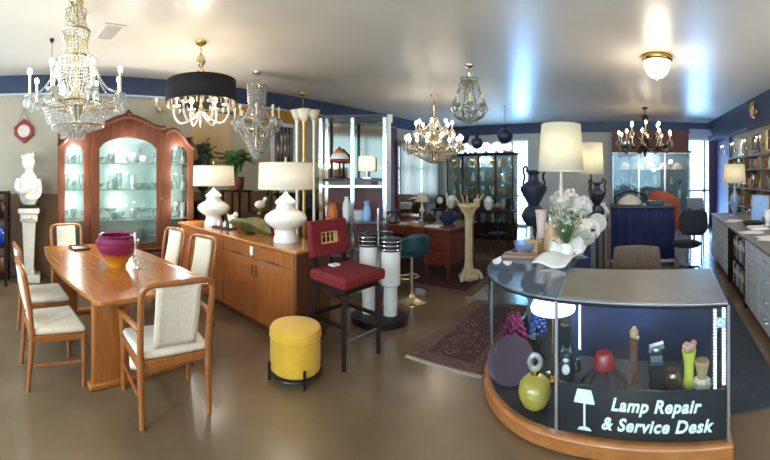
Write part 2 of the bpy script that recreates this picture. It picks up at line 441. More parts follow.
# ------------------------------------------------------------------ china cabinet (front is local -y)
cab = thing('china_cabinet', 'tall mahogany china cabinet with arched glass doors and lit glassware', 'cabinet', (-5.18, 1.095, 0), pi/2)
W2, CW, D = 1.03, .56, .46
g = G()
g.b(-W2, W2, D-.02, D, .06, 2.2).b(-CW, CW, D-.02, D, 2.2, 2.3)
g.part('back_panel', M['cabin'], cab)
for s in (-1,1): G().b(min(s*W2,s*(W2-.03)), max(s*W2,s*(W2-.03)), .02, D-.02, .06, 2.2).part('side_panel', M['cabinet'], cab)
for s in (-1,1): G().b(s*CW-.012, s*CW+.012, .03, D-.02, .5, 2.2).part('divider', M['cabin'], cab)
G().b(-W2, W2, 0, D-.02, .06, .48).part('base', M['cabinet'], cab, bev=.006)
G().b(-W2-.03, W2+.03, -.03, D, 0, .07).part('plinth', M['cabinet'], cab, bev=.01)
G().b(-W2-.02, W2+.02, -.02, D-.02, .48, .51).part('ledge', M['cabinet'], cab, bev=.006)
for (xa, xb) in ((-W2+.05,-CW-.04),(-CW+.03,-.02),(.02,CW-.03),(CW+.04,W2-.05)):
    o = G().b(xa, xb, -.018, 0, .11, .44).part('drawer_front', M['cabinet'], cab, bev=.008)
    G().tube([((xa+xb)/2-.04,-.018,.29),((xa+xb)/2-.03,-.04,.28),((xa+xb)/2+.03,-.04,.28),((xa+xb)/2+.04,-.018,.29)], .006).part('handle', M['brass'], o)
def archloop(xa, xb, z0, zt, fn, n=14):
    pts = [(xa, z0), (xb, z0)]
    for i in range(n+1):
        u = i/n; x = xb + (xa-xb)*u; pts.append((x, zt + fn((x-(xa+xb)/2)/((xb-xa)/2))))
    return pts
def arch(h): return lambda u: h*(1-u*u)**.6 if abs(u) < 1 else 0
def scroll(h, tip): return lambda u: h*(cos(u*pi)*.5+.5) + tip*abs(u)**6
fm = M['cabinet']
# centre door frame, side door frames
o = G().frame(archloop(-CW, CW, .51, 2.28, scroll(.17,.02)), archloop(-CW+.13, CW-.13, .6, 1.98, arch(.17)), -.015, .025).part('door', fm, cab, bev=.006)
G().prism([(p[0], p[1]) for p in archloop(-CW+.12, CW-.12, .59, 1.985, arch(.17))], -.004, .004, RX(pi/2)).part('pane', M['glass'], o)
G().ball((CW-.065,-.03,1.25),.014).part('knob', M['brass'], o)
for s in (-1,1):
    xa, xb = (CW, W2) if s > 0 else (-W2, -CW)
    side = lambda u, s=s: .15*(cos((u*s+.45)*pi*.62)) - .02
    o = G().frame(archloop(xa, xb, .51, 2.15, side), archloop(xa+.1, xb-.1, .6, 1.94, arch(.1)), .0, .035).part('door', fm, cab, bev=.006)
    G().prism(archloop(xa+.09, xb-.09, .59, 1.945, arch(.1)), -.02, -.012, RX(pi/2)).part('pane', M['glass'], o)
    # moulding that crowns the side section
    pts = [((xa+xb)/2 + (xb-xa)/2*u, -.01, 2.165 + side(u)) for u in [i/10*2-1 for i in range(11)]]
    G().tube(pts, .03, 8).part('cornice', fm, cab)
pts = [(CW*u, -.03, 2.29 + scroll(.17,.02)(u)) for u in [i/20*2-1 for i in range(21)]]
G().tube(pts, .035, 8).part('cornice', fm, cab)
G().lathe([(.02,2.45),(.05,2.47),(.06,2.5),(.03,2.54),(.012,2.56)], 12, None, (0,-.01,0)).part('finial', fm, cab)
G().b(-CW+.02, CW-.02, .03, D-.02, 2.2, 2.22).b(-W2+.03,-CW-.015,.04,D-.02,2.1,2.12).b(CW+.015,W2-.03,.04,D-.02,2.1,2.12).part('roof_board', M['cabinet'], cab)
ZS = (.93, 1.38, 1.78)
for z in ZS:
    for (xa, xb) in ((-W2+.035,-CW-.015),(-CW+.015,CW-.015),(CW+.015,W2-.035)):
        G().b(xa, xb, .05, D-.025, z-.008, z).part('shelf', M['glassgreen'], cab)
for (xa, xb, z) in ((-W2+.1,-CW-.1,2.09),(-CW+.1,CW-.1,2.19),(CW+.1,W2-.1,2.09)):
    G().b(xa, xb, .08, .12, z-.012, z+.004).part('light_strip', M['led'], cab)
# glassware, one prototype of each kind
def cabp(lx, ly, z): return (-5.18 - ly, 1.095 + lx, z)
P_GOB = [(.035,0),(.035,.004),(.006,.015),(.006,.07),(.02,.085),(.034,.11),(.036,.15),(.033,.165)]
P_VASE = [(.04,0),(.045,.01),(.03,.04),(.045,.1),(.06,.17),(.045,.22),(.06,.26)]
P_BOWL = [(.04,0),(.03,.015),(.06,.04),(.1,.08),(.11,.1)]
P_DEC = [(.05,0),(.055,.02),(.055,.1),(.02,.15),(.015,.19),(.025,.2),(.01,.205),(.022,.23),(.002,.26)]
P_COMP = [(.05,0),(.045,.01),(.012,.03),(.012,.1),(.03,.12),(.09,.16),(.1,.18)]
KN = [('crystal_goblet', P_GOB, 'goblet'), ('crystal_vase', P_VASE, 'vase'), ('crystal_bowl', P_BOWL, 'bowl'), ('crystal_decanter', P_DEC, 'decanter'), ('crystal_compote', P_COMP, 'compote')]
proto = {}
ORD = ['first','second','third','fourth','fifth','sixth','seventh','eighth','ninth','tenth','eleventh','twelfth','thirteenth','fourteenth','fifteenth','sixteenth','seventeenth','eighteenth','nineteenth','twentieth']
def place(key, mk, loc, label, group, rz=0, sc=None):
    if key not in proto:
        o = proto[key] = mk(); o.location = loc; o.rotation_euler.z = rz; o['label'] = label; o['group'] = group
        if sc: o.scale = (sc,)*3
        return o
    return dup(proto[key], loc, rz, label, group, sc)
LV = ['bottom board', 'lower shelf', 'middle shelf', 'top shelf']
for si, (xa, xb, nm, n) in enumerate(((-W2+.06,-CW-.05,'left bay',3),(-CW+.06,CW-.06,'centre bay',6),(CW+.05,W2-.06,'right bay',3))):
    for zi, z in enumerate((.512,)+ZS):
        for k in range(n):
            kind = random.choice(KN if si == 1 else [KN[0], KN[1], KN[3]]); x = xa + (xb-xa)*(k+.5)/n; y = (.14 if k % 2 else .32) if si == 1 else .2 + .05*(k % 2)
            place(kind[0], lambda: G().lathe(kind[1], 14).solo(kind[0], M['crystal'], 'x', kind[2]), cabp(x, y, z),
                  '%s, %s piece from left on %s, %s of china cabinet' % (kind[0].replace('crystal_','crystal '), ORD[k], LV[zi], nm), 'glassware in the china cabinet', 0, random.uniform(.85,1.0))
g = G().b(-.16,.16,-.05,.05,0,.17)
g.solo('gift_box', M['cream'], 'cream box on the upper shelf in centre bay of china cabinet', 'box', cabp(-.01,.25,1.78), pi/2, bev=.005)
# crystal wall sconces above the cabinet
def sconce(m1, m2):
    t = thing('wall_sconce', 'x', 'sconce')
    G().lathe([(.05,0),(.05,.012),(.02,.02)], 14, RY(pi/2)).part('backplate', m1, t)
    for s in (-1,1):
        G().tube(cr([(.01,0,0),(.06,s*.05,-.03),(.09,s*.09,.02),(.09,s*.09,.05)],4), .007).part('arm', m1, t)
        G().cyl(.01,.05,.13,8,(.09,s*.09)).part('candle', M['candle'], t)
        G().ball((.09,s*.09,.15),.014,8,6,(1,1,1.6)).part('bulb', M['bulbwarm'], t)
        for k in range(4): G().oct((.09,s*.09,.02-.03*k),.011,.015).part('crystal_drop', m2, t)
    return t
for i, y in enumerate((1.75, 2.15)):
    place('sconce', lambda: sconce(M['brasspale'], M['crystal']), (X0+.01, y, 2.68), 'crystal wall sconce above the china cabinet, ' + ('left one' if i == 0 else 'right one'), 'crystal sconces on the beige wall')

# ------------------------------------------------------------------ pedestal, bust, plaque, dark unit at the left edge
px_, py_ = -5.47, -.37
t = thing('display_pedestal', 'tall cream carved tapering pedestal under the bust', 'pedestal', (px_, py_, 0), pi/2)
G().b(-.17,.17,-.15,.15,0,.1).part('plinth', M['plaster'], t, bev=.01)
G().lathe([(.12,.1),(.13,.14),(.1,.2),(.14,.86),(.15,.9)], 4, RZ(pi/4)).part('shaft', M['plaster'], t, bev=.01)
G().b(-.13,.13,-.13,.13,.9,1.02).part('carved_block', M['plaster'], t, bev=.015)
for s in (-.07,0,.07): G().ball((s,-.135,.96),.032,10,6).part('rosette', M['plaster'], t)
G().prism([(-.16,-.16),(.16,-.16),(.16,.16),(-.16,.16)],1.02,1.1).part('capital', M['plaster'], t, bev=.02)
b = thing('portrait_bust', 'white plaster bust of a draped child on dark base upon the pedestal', 'bust', (px_, py_, 1.1), pi/2); b.scale = (1.0,1.1,1.08)
G().b(-.14,.14,-.11,.11,0,.05).part('base', M['blackmat'], b, bev=.005)
g = G()
g.lathe([(.1,.05),(.13,.1),(.16,.2),(.17,.3),(.155,.4),(.11,.47),(.065,.5),(.06,.56)], 20, None, (0,0,0), 1, .72)
g.tube(cr([(-.15,-.03,.4),(-.17,-.08,.28),(-.08,-.13,.24),(.06,-.13,.32)],5), [.05]*4+[.045]*12, 10)
g.tube(cr([(.15,-.03,.4),(.17,-.06,.27),(.1,-.12,.16),(-.04,-.13,.16)],5), [.05]*4+[.045]*12, 10)
g.part('torso', M['plaster'], b)
g = G().ball((-.01,-.02,.645),.112,18,12,(.88,1,1.05)).ball((-.01,-.13,.64),.018,8,6,(1,1,1.3)).ball((-.01,-.1,.59),.03,8,6,(1.1,.6,.6))
for s in (-1,1): g.ball((-.01+s*.035,-.105,.67),.016,8,5).ball((-.01+s*.085,-.01,.645),.02,8,5,(.5,1,1.3))
g.part('head', M['plaster'], b)
g = G()
for k in range(16):
    a = k*2.4; zz = .68+.08*((k*.37) % 1); g.ball((-.01+.085*cos(a), .0+.085*sin(a)*.9+.02, zz),.035,8,5)
g.part('hair', M['plaster'], b)
t = thing('wall_clock', 'red diamond-shaped clock plaque hung on wire above the bust', 'clock', (X0+.02, -.47, 2.3), pi/2)
G().prism([(0,-.2),(.16,-.06),(.16,.06),(0,.2),(-.16,.06),(-.16,-.06)], -.02, .015, RX(pi/2)).part('frame', M['red'], t, bev=.01)
G().lathe([(.1,0),(.1,.03),(.085,.035),(.085,.028),(.001,.028)], 24, RX(pi/2)).part('dial', M['plaster'], t)
G().tube([(-.1,-.01,.1),(0,0,.36),(.1,-.01,.1)], .004, 6).part('hanging_wire', M['iron'], t)
t = thing('display_stand', 'dark tall open stand of jars left of the bust pedestal', 'stand', (-5.3, -.86, 0), 0)
for sx in (-1,1):
    for sy in (-1,1): G().b(sx*.18-.02,sx*.18+.02,sy*.18-.02,sy*.18+.02,0,1.35).part('post', M['espresso'], t)
for z in (.12,.55,.95,1.33): G().b(-.2,.2,-.2,.2,z,z+.025).part('shelf', M['espresso'], t, bev=.004)
for i,(z,m_,l) in enumerate(((.145,'browncer','brown jar on lowest shelf of dark stand at left edge'),(.575,'bluecer','cobalt jar on second shelf of dark stand at left edge'),(.975,'bronze','bronze jar on third shelf of dark stand at left edge'))):
    G().lathe([(.06,0),(.1,.06),(.11,.16),(.06,.24),(.07,.27)],16).solo('storage_jar', M[m_], l, 'jar', (-5.27,-.8,z), 0, 'jars on the dark stand')

# ------------------------------------------------------------------ sideboard
sbx, sby, srz = -3.765, 1.93, .087
def sl(x, y, z=0): return (sbx + x*cos(srz) - y*sin(srz), sby + x*sin(srz) + y*cos(srz), z)
t = thing('sideboard', 'long teak sideboard with plain doors carrying two white lamps', 'sideboard', (sbx, sby, 0), srz)
G().b(-1.22, 1.19, .02, .48, .08, .875).part('body', M['side'], t, bev=.004)
G().b(1.19, 1.21, .02, .48, .08, .875).part('end_panel', M['sidedark'], t)
G().b(-1.25, 1.245, -.025, .5, .875, .91).part('top', M['sidetop'], t, bev=.01)
G().b(-1.18, 1.17, .06, .46, 0, .08).part('plinth', M['sidedark'], t)
for k in range(4):
    xa = -1.2 + k*.5975; xb = xa + .59
    o = G().b(xa, xb, 0, .02, .73, .868).part('drawer', M['side'], t, bev=.004)
    G().b((xa+xb)/2-.1,(xa+xb)/2+.1,-.006,0,.735,.748).part('finger_pull', M['sidedark'], o)
    o = G().b(xa, xb, 0, .02, .1, .722).part('door', M['side'], t, bev=.004)
    e_ = xb-.03 if k % 2 == 0 else xa+.03
    G().b(e_-.01,e_+.01,-.006,0,.55,.66).part('finger_pull', M['sidedark'], o)
G().b(.52, .57, -.006, 0, .76, .85).part('price_tag', M['paper'], t)
LAMPS = []
def white_lamp(label, loc):
    t = thing('table_lamp', label, 'lamp', loc, 0, 'white lamps on the sideboard')
    k = .92
    G().lathe([(a, b*k) for a, b in [(.125,0),(.13,.02),(.12,.06),(.105,.11),(.11,.14),(.17,.18),(.215,.225),(.225,.26),(.21,.3),(.15,.345),(.105,.37),(.095,.4),(.1,.42),(.115,.435),(.11,.455),(.06,.5),(.03,.53),(.012,.56),(.001,.56)]], 32).part('base', M['ceramic'], t)
    G().cyl(.008,.5,.86,8).part('stem', M['brass'], t)
    sh = G().lathe([(.285,.545),(.275,.815)], 36, cap=False).part('lamp_shade', M['shade'], t, sol=.004)
    for z, R in ((.547,.285),(.813,.275)): G().ring(R,.004,z,36).part('rim', M['cream'], sh)
    G().cyl(.003,-.275,.275,6,M=T(0,0,.8)@RY(pi/2)).cyl(.003,-.275,.275,6,M=T(0,0,.8)@RX(pi/2)).part('spider', M['brass'], t)
    G().ball((0,0,.87),.015,10,6).part('finial', M['brass'], t)
    LAMPS.append((loc[0],loc[1],loc[2]+.68))
    G().ball((0,0,.66),.03,12,8,(1,1,1.3)).part('bulb', M['bulbwarm'], t)
    return t
lampL, lampR = sl(-.70,.27,.91), sl(.80,.25,.91)
white_lamp('white double-gourd table lamp at far end of sideboard near the cabinet', lampL)
white_lamp('white double-gourd table lamp at near end of sideboard by the red stool', lampR)
t = thing('condiment_tray', 'black tray of little bottles on sideboard between the two lamps', 'tray', sl(-.36,.24,.91), srz+.1)
G().b(-.17,.17,-.09,.09,0,.02).part('base', M['blackmat'], t, bev=.004)
for k in range(5):
    o = G().lathe([(.022,.02),(.024,.03),(.022,.07),(.01,.085),(.01,.1)],12,None,(-.13+k*.065,0,0)).part('bottle', [M['white'],M['red'],M['white'],M['darkgreen'],M['white']][k], t)
t = thing('figurine', 'yellowish china bird figurine on sideboard behind the black tray', 'figurine', sl(-.42,.4,.91))
G().lathe([(.04,0),(.04,.015),(.02,.03)],14).part('base', M['brass'], t)
G().ball((0,0,.1),.07,14,10,(1.3,.8,.9)).ball((.08,0,.17),.035,10,8).tube([(.1,0,.17),(.14,0,.16)],[.012,.002],6).tube([(-.06,0,.1),(-.16,0,.16)],[.04,.01],8).part('body', M['cream'], t)
t = thing('leaf_bowl', 'large pointed dark green-gold metal leaf bowl between the lamps', 'bowl', sl(.16,.26,.91), srz+.25)
def leaf(u, v):
    x = (u-.5)*.62; w = .15*sin(min(max(u,.02),.98)*pi)**.7; y = (v-.5)*2*w
    return (x, y, .02 + .16*(abs(v-.5)*2)**2*sin(u*pi) + .25*max(0,(.4-u))**1.2 + .012*cos(v*30))
G().sheet(leaf, 20, 14).part('leaf', mat('green_bronze','4e4c2a',.4,.5,'6a6236',10), t, sol=.006)
G().lathe([(.08,0),(.06,.015),(.05,.03)],14).part('foot', M['bronze'], t)
t = thing('picture_frame', 'small dark red photo frame standing on sideboard beside the near lamp', 'frame', sl(.5,.4,.91), srz)
g = G().frame([(-.09,0),(.09,0),(.09,.14),(-.09,.14)],[(-.065,.025),(.065,.025),(.065,.115),(-.065,.115)],-.01,.01,RX(-.2))
g.part('frame', M['red'], t)
G().b(-.068,.068,-.004,.004,.022,.118,RX(-.2)).part('photo', M['paper'], t)
G().tube([(0,.0,.1),(0,.07,.0)],.004,6).part('easel', M['bronze'], t)

# ------------------------------------------------------------------ red counter stool, mustard pouf
t = thing('counter_stool', 'tall red velvet counter stool with open back and dark legs', 'stool', (-2.22, 2.34, 0), -pi/2 - .05); t.scale = (1.06,1.04,1)   # front is local +y ; faces room +x
m = M['espresso']
G().prism([(-.235,-.21),(.235,-.21),(.245,.25),(-.245,.25)], .665, .765).part('seat', M['redvelvet'], t, bev=.03)
G().b(-.2,.2,-.18,.2,.615,.665).part('seat_frame', m, t, bev=.004)
for s in (-1,1):
    G().tube([(s*.2,.195,0),(s*.195,.19,.62)], [.024,.032], 4).part('leg', m, t)
    G().tube([(s*.2,-.24,0),(s*.19,-.185,.62)], [.024,.032], 4).part('leg', m, t)
    G().b(s*.195-.012,s*.195+.012,-.2,.19,.33,.36).part('stretcher', m, t)
o = G().b(-.19,.19,.185,.205,.2,.23).part('foot_rail', M['steel'], t); o['label'] = 'steel foot rail'
G().b(-.19,.19,-.215,-.195,.33,.36).part('stretcher', m, t)
bm = T(0,-.2,.76) @ RX(.12)
o = G().frame([(-.21,.09),(.21,.09),(.215,.42),(-.215,.42)],[(-.1,.2),(.1,.2),(.1,.31),(-.1,.31)],-.035,.03,bm).part('backrest', M['redvelvet'], t, bev=.015)
G().frame([(-.105,.195),(.105,.195),(.105,.315),(-.105,.315)],[(-.09,.21),(.09,.21),(.09,.3),(-.09,.3)],-.02,.015,bm).part('carved_opening', M['tan'], o)
for s in (-1,1): G().b(s*.17-.02,s*.17+.02,-.015,.015,-.1,.1,bm).part('back_post', m, t)
g = G()
for k in range(4): g.tube([(-.07+k*.047,0,.2),(-.07+k*.047,0,.31)],.006,6,M=bm)
g.tube([(-.08,0,.265),(.08,0,.265)],.006,6,M=bm)
g.part('fretwork', M['gold'], o)
G().b(-.03,.05,-.17,-.1,.765,.78).part('price_tag', M['paper'], t)
t = thing('pouf', 'round mustard yellow velvet pouf in black metal stand beside sideboard', 'pouf', (-2.25, 1.79, 0))
G().lathe([(.19,.07),(.2,.08),(.203,.2),(.2,.325),(.204,.33)],40).part('body', M['mustard'], t, bev=0)
G().lathe([(.204,.335),(.208,.34),(.207,.375),(.195,.4),(.15,.412),(.001,.416)],40).part('cushion', M['mustard'], t)
G().ring(.205,.006,.333,40,6).part('piping', M['mustard'], t)
G().ring(.205,.009,.05,40,6).part('base_ring', M['black'], t)
for k in range(4):
    a = k*pi/2 - .35
    G().tube([(.215*cos(a),.215*sin(a),0),(.215*cos(a),.215*sin(a),.14)],.012,6).part('leg', M['black'], t)

# ------------------------------------------------------------------ etagere, deco stand, torchieres, pilaster
ex, ey, erz = -3.22, 3.56, .62
t = thing('etagere', 'chrome display etagere with mirrored back and black shelves behind the red stool', 'shelf', (ex, ey, 0), erz)
w, dd, h = .41, .2, 2.37
for sx in (-1,1):
    for sy in (-1,1): G().b(sx*w-.022,sx*w+.022,sy*dd-.022,sy*dd+.022,0,h-.04).part('post', M['chrome'], t)
G().b(-.022,.022,-dd-.015,-dd+.015,.06,h-.04).part('mullion', M['chrome'], t)
G().b(-w-.03,w+.03,-dd-.03,dd+.03,h-.04,h).part('top', M['black'], t, bev=.005)
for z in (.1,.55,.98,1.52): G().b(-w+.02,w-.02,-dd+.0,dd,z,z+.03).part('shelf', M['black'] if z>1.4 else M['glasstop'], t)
G().b(-w-.02,w+.02,-dd-.02,dd+.02,1.44,1.47).part('rail', M['chrome'], t)
G().b(-w+.02,w-.02,dd-.012,dd,1.56,h-.05).part('mirror', M['smokemirror'], t)
G().b(-w+.02,w-.02,dd-.012,dd,.6,1.43).part('back_panel', M['maroon'], t)
def el(x,y,z): return (ex+x*cos(erz)-y*sin(erz), ey+x*sin(erz)+y*cos(erz), z)
def glasslamp(label, loc, cols):
    t = thing('stained_glass_lamp', label, 'lamp', loc)
    G().lathe([(.06,0),(.06,.015),(.02,.03),(.015,.2),(.02,.22)],16).part('base', M['bronze'], t)
    for i,(c,(r1,z1),(r2,z2)) in enumerate(cols): G().lathe([(r1,z1),(r2,z2)],20,cap=False).part('shade_band', M[c], t, sol=.004)
    G().ball((0,0,.42),.014,8,6).part('finial', M['bronze'], t)
glasslamp('stained glass lamp with orange and white shade on etagere shelf', el(-.2,0,1.55), [('red',(.14,.22),(.13,.26)),('white',(.13,.26),(.09,.34)),('orange',(.09,.34),(.02,.41))])
t = thing('mantel_clock', 'bright white square box lamp on upper shelf of etagere', 'lamp', el(.17,0,1.55), erz); t.name='box_lamp'
G().b(-.11,.11,-.06,.06,.1,.3).part('lamp_shade', M['shade'], t, bev=.01)
G().b(-.05,.05,-.04,.04,0,.02).cyl(.012,.02,.12,8).part('base', M['chrome'], t)
G().ball((0,0,.2),.03,10,8).part('bulb', M['bulb'], t)
G().lathe([(.04,0),(.05,.04),(.06,.14),(.05,.22),(.025,.27),(.03,.3)],20).solo('ceramic_vase', M['white'], 'tall white vase on lower shelf of etagere', 'vase', el(-.1,-.02,1.01))
G().lathe([(.05,0),(.06,.05),(.05,.15),(.03,.2),(.045,.25)],20).solo('glass_vase', M['bluelight'], 'pale blue glass vase on lower shelf of etagere', 'vase', el(.17,-.06,1.01))
G().lathe([(.08,0),(.1,.05),(.13,.12)],20).solo('ceramic_bowl', M['white'], 'white bowl on lower shelf of etagere', 'bowl', el(.06,.08,1.01))
g = G().lathe([(.07,0),(.08,.1),(.05,.2),(.06,.22)],16); g.solo('amber_vase', M['orange'], 'amber vase at left end of lower etagere shelf', 'vase', el(-.29,-.02,1.01))
# black and white deco stand
dx, dy = -2.42, 3.08
t = thing('bar_stand', 'black and white art deco bar stand with chrome-banded drums', 'bar', (dx, dy, 0), .55)
G().lathe([(.3,0),(.31,.02),(.31,.08),(.27,.1)],40,None,(0,0,0),1.1,.8).part('plinth', M['black'], t)
def drum(x, y, R, zt, nm):
    o = G().lathe([(R*.7,.1),(R*.7,.42),(R,.44),(R,zt-.14)],32,None,(x,y,0)).part('drum', M['white'], t)
    b_ = G().lathe([(R+.012,zt-.14),(R+.012,zt)],32,None,(x,y,0)).part('drum_cap', M['black'], t)
    for k in range(3): G().ring(R+.013,.007,zt-.12+.045*k,32,6,(x,y)).part('chrome_band', M['chrome'], b_)
drum(.135,-.02,.115,.96,'r'); drum(-.13,.02,.11,1.0,'l'); t.scale = (.92,.92,.96)
G().b(-.16,.16,-.07,.07,.99,1.03).part('counter_top', M['black'], t, bev=.02)
G().cyl(.016,.1,1.3,12,(.0,-.1)).part('rail_post', M['chrome'], t)
def bottle(label, loc, m, cat='bottle', s=1, grp=None):
    o = thing('bottle', label, cat, loc, 0, grp)
    G().lathe([(.03*s,0),(.034*s,.01),(.034*s,.13*s),(.012*s,.18*s),(.012*s,.23*s)],14).part('body', m, o)
    G().cyl(.014*s,.23*s,.255*s,10).part('cap', M['brass'], o)
    return o
for i in range(3):
    x, y = el(-.22+.2*i,-.02,0)[:2]
    bottle(['slim chrome bottle on lowest shelf of etagere behind stool legs','frosted bottle on lowest shelf of etagere','dark bottle at right of lowest etagere shelf'][i], (x,y,.131), [M['chrome'],M['white'],M['black']][i], s=1.3, grp='bottles on the etagere')
def torchiere(label, loc, h, m):
    t = thing('floor_lamp', label, 'lamp', loc, 0, 'cream floor lamps behind the sideboard')
    G().lathe([(.15,0),(.15,.03),(.05,.06)],20).part('base', m, t)
    G().lathe([(.025,.05),(.03,.3),(.02,.5),(.02,h-.2),(.03,h-.15)],14).part('pole', m, t)
    G().lathe([(.03,h-.15),(.06,h-.08),(.09,h)],24,cap=False).part('lamp_shade', M['shadecream'], t, sol=.004)
torchiere('cream torchiere floor lamp behind the sideboard, farthest left of three', (*pl(297,5.0),0), 2.5, M['candle'])
torchiere('cream torchiere floor lamp behind the sideboard, middle of three', (*pl(304,4.5),0), 2.42, M['gold'])
torchiere('cream torchiere floor lamp behind the sideboard, next to the etagere', (*pl(314,5.3),0), 2.55, M['candle'])
x, y = pl(384.5, 7.35)
t = thing('display_pilaster', 'tall white freestanding pilaster with gilt wall ornament', 'pilaster', (x, y, 0), .65)
G().b(-.13,.13,-.1,.1,0,2.74).part('shaft', M['trimwhite'], t, bev=.008)
for z in (0,2.68): G().b(-.16,.16,-.13,.13,z,z+.14).part('moulding', M['trimwhite'], t, bev=.01)
g = G()
for k in range(7): g.ball((.03*sin(k*1.9),-.11,1.75+.11*k),.05-.003*k,10,7,(1,.4,1.1))
g.tube(cr([(0,-.11,1.5),(.03,-.12,1.8),(-.02,-.12,2.1),(0,-.11,2.4)],5),.012,6)
g.part('gilt_ornament', M['gold'], t)

# ------------------------------------------------------------------ teal bar stool
x, y = -2.49, 3.84
t = thing('swivel_stool', 'teal low-backed swivel stool on a pale brass pedestal', 'stool', (x, y, 0), -2.2)
G().lathe([(.21,0),(.21,.012),(.17,.03),(.05,.06),(.03,.09)],32).part('base', M['brasspale'], t)
G().lathe([(.03,.06),(.03,.35),(.022,.36),(.022,.6)],16).part('pole', M['brasspale'], t)
G().tube(cr([(0,-.03,.27),(-.12,-.08,.27),(-.13,-.2,.27),(0,-.22,.27),(.13,-.2,.27),(.12,-.08,.27)],5,True),.012,8,True).part('foot_rail', M['brasspale'], t)
G().lathe([(.12,.58),(.19,.6),(.21,.63),(.2,.665),(.14,.68),(.001,.68)],28).part('seat', M['teal'], t)
def bk(u, v):
    a = pi*(.0 + 1.0*u); R = .2+.02*v
    return (R*cos(a), R*sin(a), .64 + .24*v*(sin(a)**.5 if sin(a)>0 else 0))
G().sheet(bk, 20, 6).part('backrest', M['teal'], t, sol=.035)

# ------------------------------------------------------------------ writing desk
t = thing('writing_desk', 'mahogany pedestal writing desk covered with small antiques', 'desk', (-3.3, 5.3, .0135))
G().b(-.87,.87,-.52,.55,.74,.775).part('desktop', M['desktop'], t, bev=.008)
G().b(-.83,.83,-.48,.5,.62,.74).part('apron', M['deskwood'], t)
for s in (-1,1):
    G().b(min(s*.4,s*.83),max(s*.4,s*.83),-.48,.5,.2,.62).part('pedestal', M['deskwood'], t, bev=.004)
    for k in range(2):
        o = G().b(min(s*.42,s*.81),max(s*.42,s*.81),-.495,-.48,.22+.2*k,.4+.2*k).part('drawer', M['deskwood'], t, bev=.006)
        G().ball((s*.615,-.505,.31+.2*k),.015,10,6).part('knob', M['brass'], o)
    for sy in (-.44,.46):
        for xx in (.43,.8): G().tube([(s*xx,sy,0),(s*xx,sy,.1),(s*xx,sy,.21)],[.018,.03,.034],8).part('leg', M['deskwood'], t)
for k in range(2): G().b(.83,.838,-.44+.48*k,-.02+.48*k,.24,.6).part('side_panel', M['deskwood'], t, bev=.004)
o = G().b(-.38,.38,-.495,-.48,.63,.73).part('drawer', M['deskwood'], t, bev=.005); G().ball((0,-.505,.68),.015,10,6).part('knob', M['brass'], o)
dz = .7885
def dk(px, py): return (*at(px, py, dz), dz)
def pot(name, label, cat, loc, prof, m, band=None):
    t = thing(name, label, cat, loc); G().lathe(prof, 20).part('body', m, t)
    if band: G().lathe(band[0], 20, cap=False).part('band', band[1], t)
    return t
pot('planter', 'white and brown banded pot at left end of the writing desk', 'pot', (-3.98,5.1,dz), [(.09,0),(.11,.05),(.13,.2),(.14,.25),(.12,.25)], M['white'], ([(.114,.05),(.126,.13)], M['browncer']))
t = thing('rotary_telephone', 'black rotary telephone on the writing desk', 'telephone', (-3.6,5.0,dz), .3)
G().lathe([(.13,0),(.12,.04),(.07,.1),(.06,.11)],4,RZ(pi/4)).part('body', M['black'], t, bev=.01)
G().tube(cr([(-.12,0,.13),(-.1,0,.17),(0,0,.18),(.1,0,.17),(.12,0,.13)],4),.02,8).part('handset', M['black'], t)
G().lathe([(.05,0),(.05,.01)],20,T(0,-.085,.06)@RX(.9)).part('dial', M['steel'], t)
pot('covered_jar', 'dark domed jar in the middle of the writing desk', 'jar', (-3.05,5.25,dz), [(.06,0),(.11,.04),(.12,.09),(.07,.14),(.02,.16),(.001,.19)], M['bronze'])
pot('ginger_jar', 'dark blue squat jar near right end of the writing desk', 'jar', (-2.75,5.35,dz), [(.07,0),(.14,.06),(.15,.12),(.09,.18),(.08,.21)], M['navy'])
for i,(x,y,a,m_,nm) in enumerate(((-3.3,4.95,.3,'paper','open booklet lying at front edge of writing desk'),(-3.12,4.9,-.5,'tan','tan folded leaflet at front edge of writing desk'),(-2.8,4.95,.1,'paper','stack of white papers at right front of writing desk'))):
    g = G()
    for k in range(4): g.b(-.13+.004*k,.13-.003*k,-.09,.09-.004*k,.006*k,.006*k+.005,RZ(.05*k))
    g.solo('booklet', M[m_], nm, 'booklet', (x,y,dz), a, 'papers on the writing desk')
t = thing('silver_tray', 'oval silver tray on the writing desk beside the booklets', 'tray', (-2.95,5.05,dz))
G().lathe([(.08,0),(.12,.01),(.13,.025)],24,None,(0,0,0),1.4,1).part('base', M['steel'], t)
G().ring(.13,.006,.025,28,6,sx=1.4).part('rim', M['steel'], t)
t = thing('desk_lamp', 'small table lamp with pleated white shade on the writing desk', 'lamp', (-3.32,5.45,dz))
G().lathe([(.07,0),(.06,.02),(.02,.04),(.02,.12),(.05,.18),(.02,.26),(.012,.36)],16).part('base', M['plaster'], t)
G().lathe([(.13,.34),(.05,.5)],20,cap=False,flute=.04,nf=10).part('lamp_shade', M['shade'], t, sol=.003)
t = thing('candle_lamp', 'slim brass candlestick on back of the writing desk', 'candlestick', (-2.9,5.6,dz))
G().lathe([(.06,0),(.05,.02),(.012,.04),(.02,.2),(.012,.25),(.025,.28)],14).part('holder', M['brass'], t)
G().cyl(.011,.28,.5,10).part('candle', M['candle'], t)
t = thing('tabletop_mirror', 'dark wooden mirror box standing on back of the writing desk', 'mirror', (-3.65,5.62,dz), .1)
G().frame([(-.3,0),(.3,0),(.3,.45),(-.3,.45)],[(-.25,.05),(.25,.05),(.25,.4),(-.25,.4)],-.03,.03).part('frame', M['deskwood'], t, bev=.01)
G().b(-.26,.26,-.01,.01,.04,.41).part('mirror_plate', M['mirror'], t)
M['ivorygold'] = mat('ivory_gold','bda47c',.45,.1,'d2be98',14)
x, y = -2.21, 4.98
